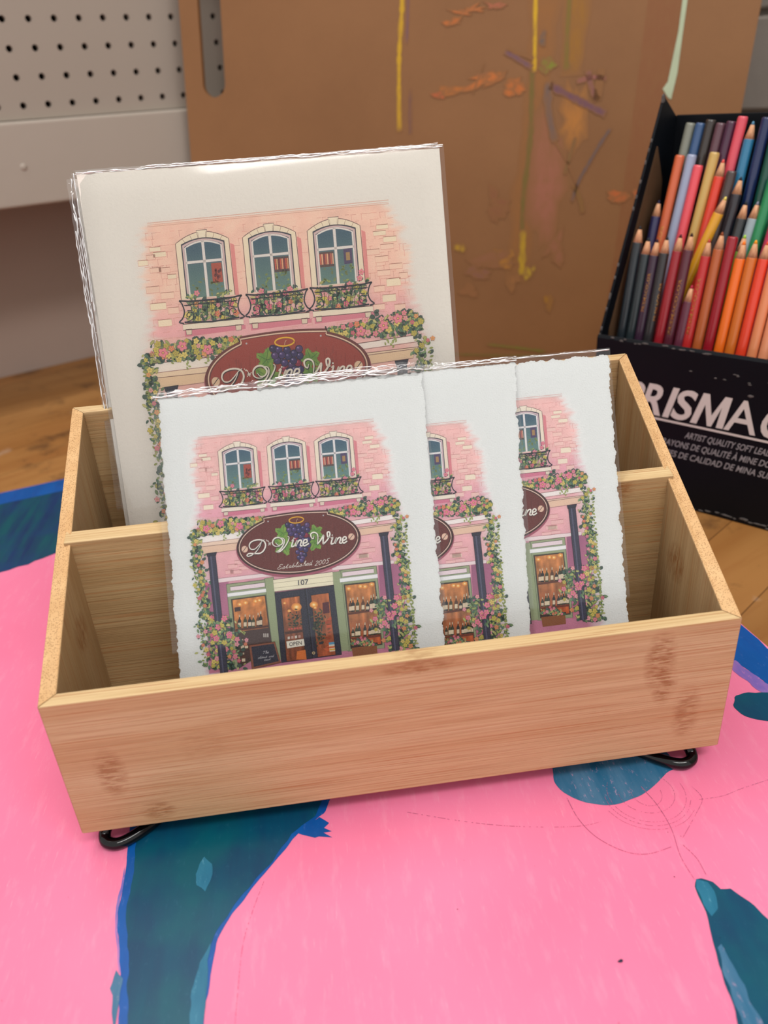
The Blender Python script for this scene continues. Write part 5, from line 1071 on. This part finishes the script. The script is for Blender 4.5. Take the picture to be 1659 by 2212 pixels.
PENCILS = [
('p1', (0.0112, 0.0350, 0.1964), (0.0050, 0.0102, 0.0200), (34, 42, 48), 'tip', 0, 'blackish slate pencil standing first at the left in the front row'),
('p2', (0.0188, 0.0340, 0.1887), (0.0124, 0.0102, 0.0200), (38, 48, 52), 'tip', 0, 'dark slate green pencil second from left in the front row'),
('p3', (0.0257, 0.0339, 0.1883), (0.0198, 0.0102, 0.0200), (56, 34, 54), 'tip', 1, 'dark purple pencil third from left in the front row, gold lettering low on it'),
('p4', (0.0328, 0.0342, 0.1904), (0.0272, 0.0102, 0.0200), (44, 42, 44), 'tip', 1, 'black pencil between the dark purple and the crimson ones in front'),
('p5', (0.0425, 0.0345, 0.1925), (0.0347, 0.0102, 0.0200), (150, 28, 40), 'tip', 0, 'crimson sharpened pencil in the front row right of the black one'),
('p6', (0.0503, 0.0347, 0.1938), (0.0421, 0.0102, 0.0200), (88, 34, 48), 'tip', 2, 'maroon pencil with gold lettering beside the crimson one in front'),
('p6b', (0.0572, 0.0290, 0.1591), (0.0496, 0.0102, 0.0200), (96, 40, 60), 'tip', 0, 'short plum pencil with pink lead, its tip lower than the rest of the front row'),
('p7', (0.0634, 0.0342, 0.1906), (0.0572, 0.0102, 0.0200), (186, 40, 40), 'tip', 2, 'red pencil with bright gold lettering in the front row'),
('p8', (0.0714, 0.0349, 0.1957), (0.0650, 0.0102, 0.0200), (178, 90, 44), 'tip', 0, 'brown-orange pencil in the front row left of the blunt crimson one'),
('p9', (0.0791, 0.0346, 0.1932), (0.0728, 0.0102, 0.0200), (152, 22, 38), 'flat', 0, 'crimson pencil standing blunt end up in the front row'),
('p10', (0.0872, 0.0342, 0.1907), (0.0806, 0.0102, 0.0200), (236, 110, 26), 'tip', 0, 'bright orange pencil with orange lead in the front row'),
('p11', (0.0948, 0.0344, 0.1919), (0.0884, 0.0102, 0.0200), (206, 108, 34), 'tip', 0, 'ochre orange pencil with yellow-orange lead in the front row'),
('p12', (0.1026, 0.0344, 0.1916), (0.0962, 0.0102, 0.0200), (226, 64, 36), 'tip', 0, 'red-orange pencil near the right picture edge in the front row'),
('p13', (0.1102, 0.0343, 0.1914), (0.1040, 0.0102, 0.0200), (226, 138, 92), 'tip', 0, 'peach pencil cut by the right picture edge in the front row'),
('a', (0.0108, 0.0648, 0.2104), (0.0050, 0.0401, 0.0700), (44, 42, 84), 'tip', 0, 'navy pencil at the left end of the middle row'),
('b', (0.0210, 0.0702, 0.2411), (0.0100, 0.0401, 0.0700), (204, 98, 58), 'flat', 2, 'terracotta pencil with gold lettering, blunt end up in the middle row'),
('c', (0.0297, 0.0703, 0.2415), (0.0174, 0.0401, 0.0700), (150, 160, 186), 'flat', 0, 'pale lavender-grey pencil, blunt end up in the middle row'),
('d', (0.0358, 0.0691, 0.2346), (0.0248, 0.0401, 0.0700), (226, 80, 92), 'flat', 0, 'coral pink pencil, blunt end up in the middle row'),
('e', (0.0459, 0.0706, 0.2430), (0.0322, 0.0401, 0.0700), (198, 164, 92), 'flat', 0, 'tan gold pencil, blunt end up in the middle row'),
('f', (0.0530, 0.0698, 0.2385), (0.0396, 0.0401, 0.0700), (216, 60, 40), 'tip', 0, 'scarlet pencil with coral lead in the middle row'),
('g', (0.0636, 0.0546, 0.2159), (0.0205, 0.0265, 0.0600), (220, 158, 36), 'tip', 0, 'yellow pencil lying slanted across the others'),
('h', (0.0605, 0.0685, 0.2311), (0.0470, 0.0401, 0.0700), (70, 56, 54), 'flat', 0, 'dark grey-brown pencil, blunt end up right of the scarlet one'),
('i', (0.0676, 0.0678, 0.2274), (0.0545, 0.0401, 0.0700), (42, 38, 46), 'tip', 0, 'charcoal pencil sharpened end up under the blue one'),
('j', (0.0745, 0.0650, 0.2117), (0.0620, 0.0401, 0.0700), (46, 48, 50), 'tip', 0, 'black pencil sharpened end up beside the silver one'),
('k', (0.0825, 0.0651, 0.2120), (0.0695, 0.0401, 0.0700), (150, 166, 172), 'tip', 0, 'silver-grey pencil in the middle row'),
('l', (0.0895, 0.0677, 0.2269), (0.0772, 0.0401, 0.0700), (34, 136, 84), 'flat', 0, 'bright green pencil, blunt end up at right in the middle row'),
('m', (0.0968, 0.0620, 0.1983), (0.0850, 0.0401, 0.0700), (196, 56, 96), 'flat', 0, 'magenta pencil low at the right picture edge'),
('m2', (0.0820, 0.0500, 0.1920), (0.0765, 0.0265, 0.0600), (120, 170, 60), 'tip', 0, 'lime green pencil of which little more than the bright tip shows'),
('n', (0.1045, 0.0640, 0.2060), (0.0925, 0.0401, 0.0700), (170, 60, 110), 'flat', 0, 'orchid pink pencil at the right picture edge, middle row'),
('J', (0.0905, 0.0803, 0.2600), (0.0828, 0.0583, 0.0920), (14, 92, 56), 'flat', 0, 'deep green pencil at the far right of the back row'),
('K', (0.0985, 0.0803, 0.2450), (0.0910, 0.0583, 0.0920), (30, 84, 116), 'flat', 0, 'teal blue pencil at the right picture edge, back row'),
('p14', (0.1178, 0.0343, 0.1914), (0.1118, 0.0102, 0.0200), (232, 150, 110), 'tip', 0, 'pale salmon pencil last at the right in the front row'),
('A', (0.0214, 0.0821, 0.2616), (0.0060, 0.0583, 0.0920), (124, 128, 116), 'flat', 0, 'grey-green pencil, first at the left in the back row'),
('B', (0.0288, 0.0821, 0.2614), (0.0134, 0.0583, 0.0920), (52, 84, 126), 'flat', 0, 'slate blue pencil, second in the back row'),
('C', (0.0360, 0.0822, 0.2634), (0.0214, 0.0583, 0.0920), (52, 46, 42), 'flat', 0, 'brown-black pencil in the back row beside the slate blue one'),
('D', (0.0434, 0.0821, 0.2611), (0.0290, 0.0583, 0.0920), (92, 60, 70), 'flat', 0, 'dull plum pencil in the back row left of the dark plum one'),
('E', (0.0507, 0.0822, 0.2621), (0.0366, 0.0583, 0.0920), (70, 34, 60), 'flat', 0, 'dark plum pencil in the back row'),
('F', (0.0582, 0.0820, 0.2650), (0.0445, 0.0583, 0.0920), (214, 78, 94), 'flat', 0, 'rose red pencil rising highest in the back row'),
('G', (0.0656, 0.0821, 0.2618), (0.0560, 0.0583, 0.0920), (44, 118, 156), 'tip', 0, 'cerulean blue sharpened pencil in the back row'),
('H', (0.0745, 0.0820, 0.2640), (0.0660, 0.0583, 0.0920), (24, 40, 84), 'flat', 2, 'navy pencil with gold lettering, blunt end up in the back row'),
('I', (0.0822, 0.0803, 0.2520), (0.0745, 0.0583, 0.0920), (18, 78, 64), 'flat', 1, 'dark green pencil behind the bright green one'),
]
LEAD = {'m2': (170, 220, 70), 'p6b': (196, 50, 78), 'p7': (190, 70, 60), 'p10': (255, 130, 30), 'p11': (250, 160, 30), 'p12': (240, 90, 50), 'f': (232, 96, 84), 'g': (240, 220, 110), 'G': (90, 140, 170), 'p13': (240, 150, 90), 'k': (140, 140, 160), 'p5': (70, 20, 24), 'p6': (50, 20, 28)}
t = NT('pencil_wood'); t.base(t.mix(t.ramp(t.noise(t.coords((1, 1, .1)), 900, 3), [(0.35, 0), (0.7, 1)]), lin((196, 140, 104)), lin((222, 172, 134)))); t.rough(0.7, 0.2); M_PW = t.m
M_GOLD = NT('gold_foil'); M_GOLD.base(lin((226, 176, 96))); M_GOLD.b.inputs['Metallic'].default_value = 1.0; M_GOLD.rough(0.3); M_GOLD = M_GOLD.m
def lathe(name, prof_, mat, parent, n=20):
    V, F = [], []
    for r_, zz in prof_:
        for k in range(n): V.append((r_*math.cos(2*math.pi*k/n), r_*math.sin(2*math.pi*k/n), zz))
    for j in range(len(prof_)-1):
        for k in range(n): F.append((j*n+k, j*n+(k+1) % n, (j+1)*n+(k+1) % n, (j+1)*n+k))
    F.append(tuple(range(n))[::-1]); F.append(tuple(range((len(prof_)-1)*n, len(prof_)*n)))
    me = mesh_from(name, V, F); me.polygons.foreach_set('use_smooth', [len(p.vertices) == 4 for p in me.polygons])
    return link(name, me, mat, parent)
TXV = None
for pid, tip, base, col, end, gold, label in PENCILS:
    Tp = PFR @ (Vector(tip)+Vector((0, 0, ZP))); Bs = PFR @ (Vector(base)+Vector((0, 0, ZP))); d_ = (Tp-Bs); Ln = d_.length; zax = d_.normalized()
    tocam = (Vector((0.1235, -0.2586, 0.2995))-Tp); xax = (tocam-zax*tocam.dot(zax)).normalized(); yax = zax.cross(xax)
    e = empty('coloured_pencil', frame(Bs, xax, yax, zax), label, 'pencil', 'coloured pencils in the black box')
    R_ = 0.00355; M_B = plain('lacquer_'+pid, col, 0.28, 0.5, coat=0.4)
    lead = lin(LEAD.get(pid, tuple(int(c*0.9) for c in col))); ML = plain('lead_'+pid, LEAD.get(pid, tuple(int(c*0.8) for c in col)), 0.5, 0.3)
    if end == 'tip':
        Lc = 0.0115
        lathe('barrel', [(R_*0.97, 0), (R_, 0.0004), (R_, Ln-Lc-0.0004), (R_*0.97, Ln-Lc)], M_B, e)
        lathe('sharpened_wood', [(R_*0.96, Ln-Lc), (0.00135, Ln-0.0024)], M_PW, e); lathe('lead_tip', [(0.00134, Ln-0.0024), (0.0005, Ln-0.0001), (0.0002, Ln)], ML, e)
    else:
        lathe('barrel', [(R_*0.97, 0), (R_, 0.0004), (R_, Ln-0.0018), (R_*0.93, Ln-0.0005), (R_*0.8, Ln)], M_B, e)
    if gold:
        if TXV is None: TXV = text_polys('PRISMACOLOR', 1.0, 0.0, 0.012, 2)
        V, Fc = TXV; x0, x1 = min(v[0] for v in V), max(v[0] for v in V); V2 = []
        s0 = {'p3': 0.118, 'p4': 0.112, 'p6': 0.104, 'p7': 0.106, 'b': 0.085, 'H': 0.055, 'I': 0.08}[pid]; tl = 0.040 if gold == 2 else 0.028
        for v in V:
            ang = (0.35-v[1])*0.0030/R_+(-0.35 if pid != 'p4' else 0.6); zz = s0+(v[0]-x0)/(x1-x0)*tl
            V2.append(((R_+0.00006)*math.cos(ang), (R_+0.00006)*math.sin(ang), zz))
        link('gold_lettering', mesh_from('gold_lettering', V2, Fc), M_GOLD, e)
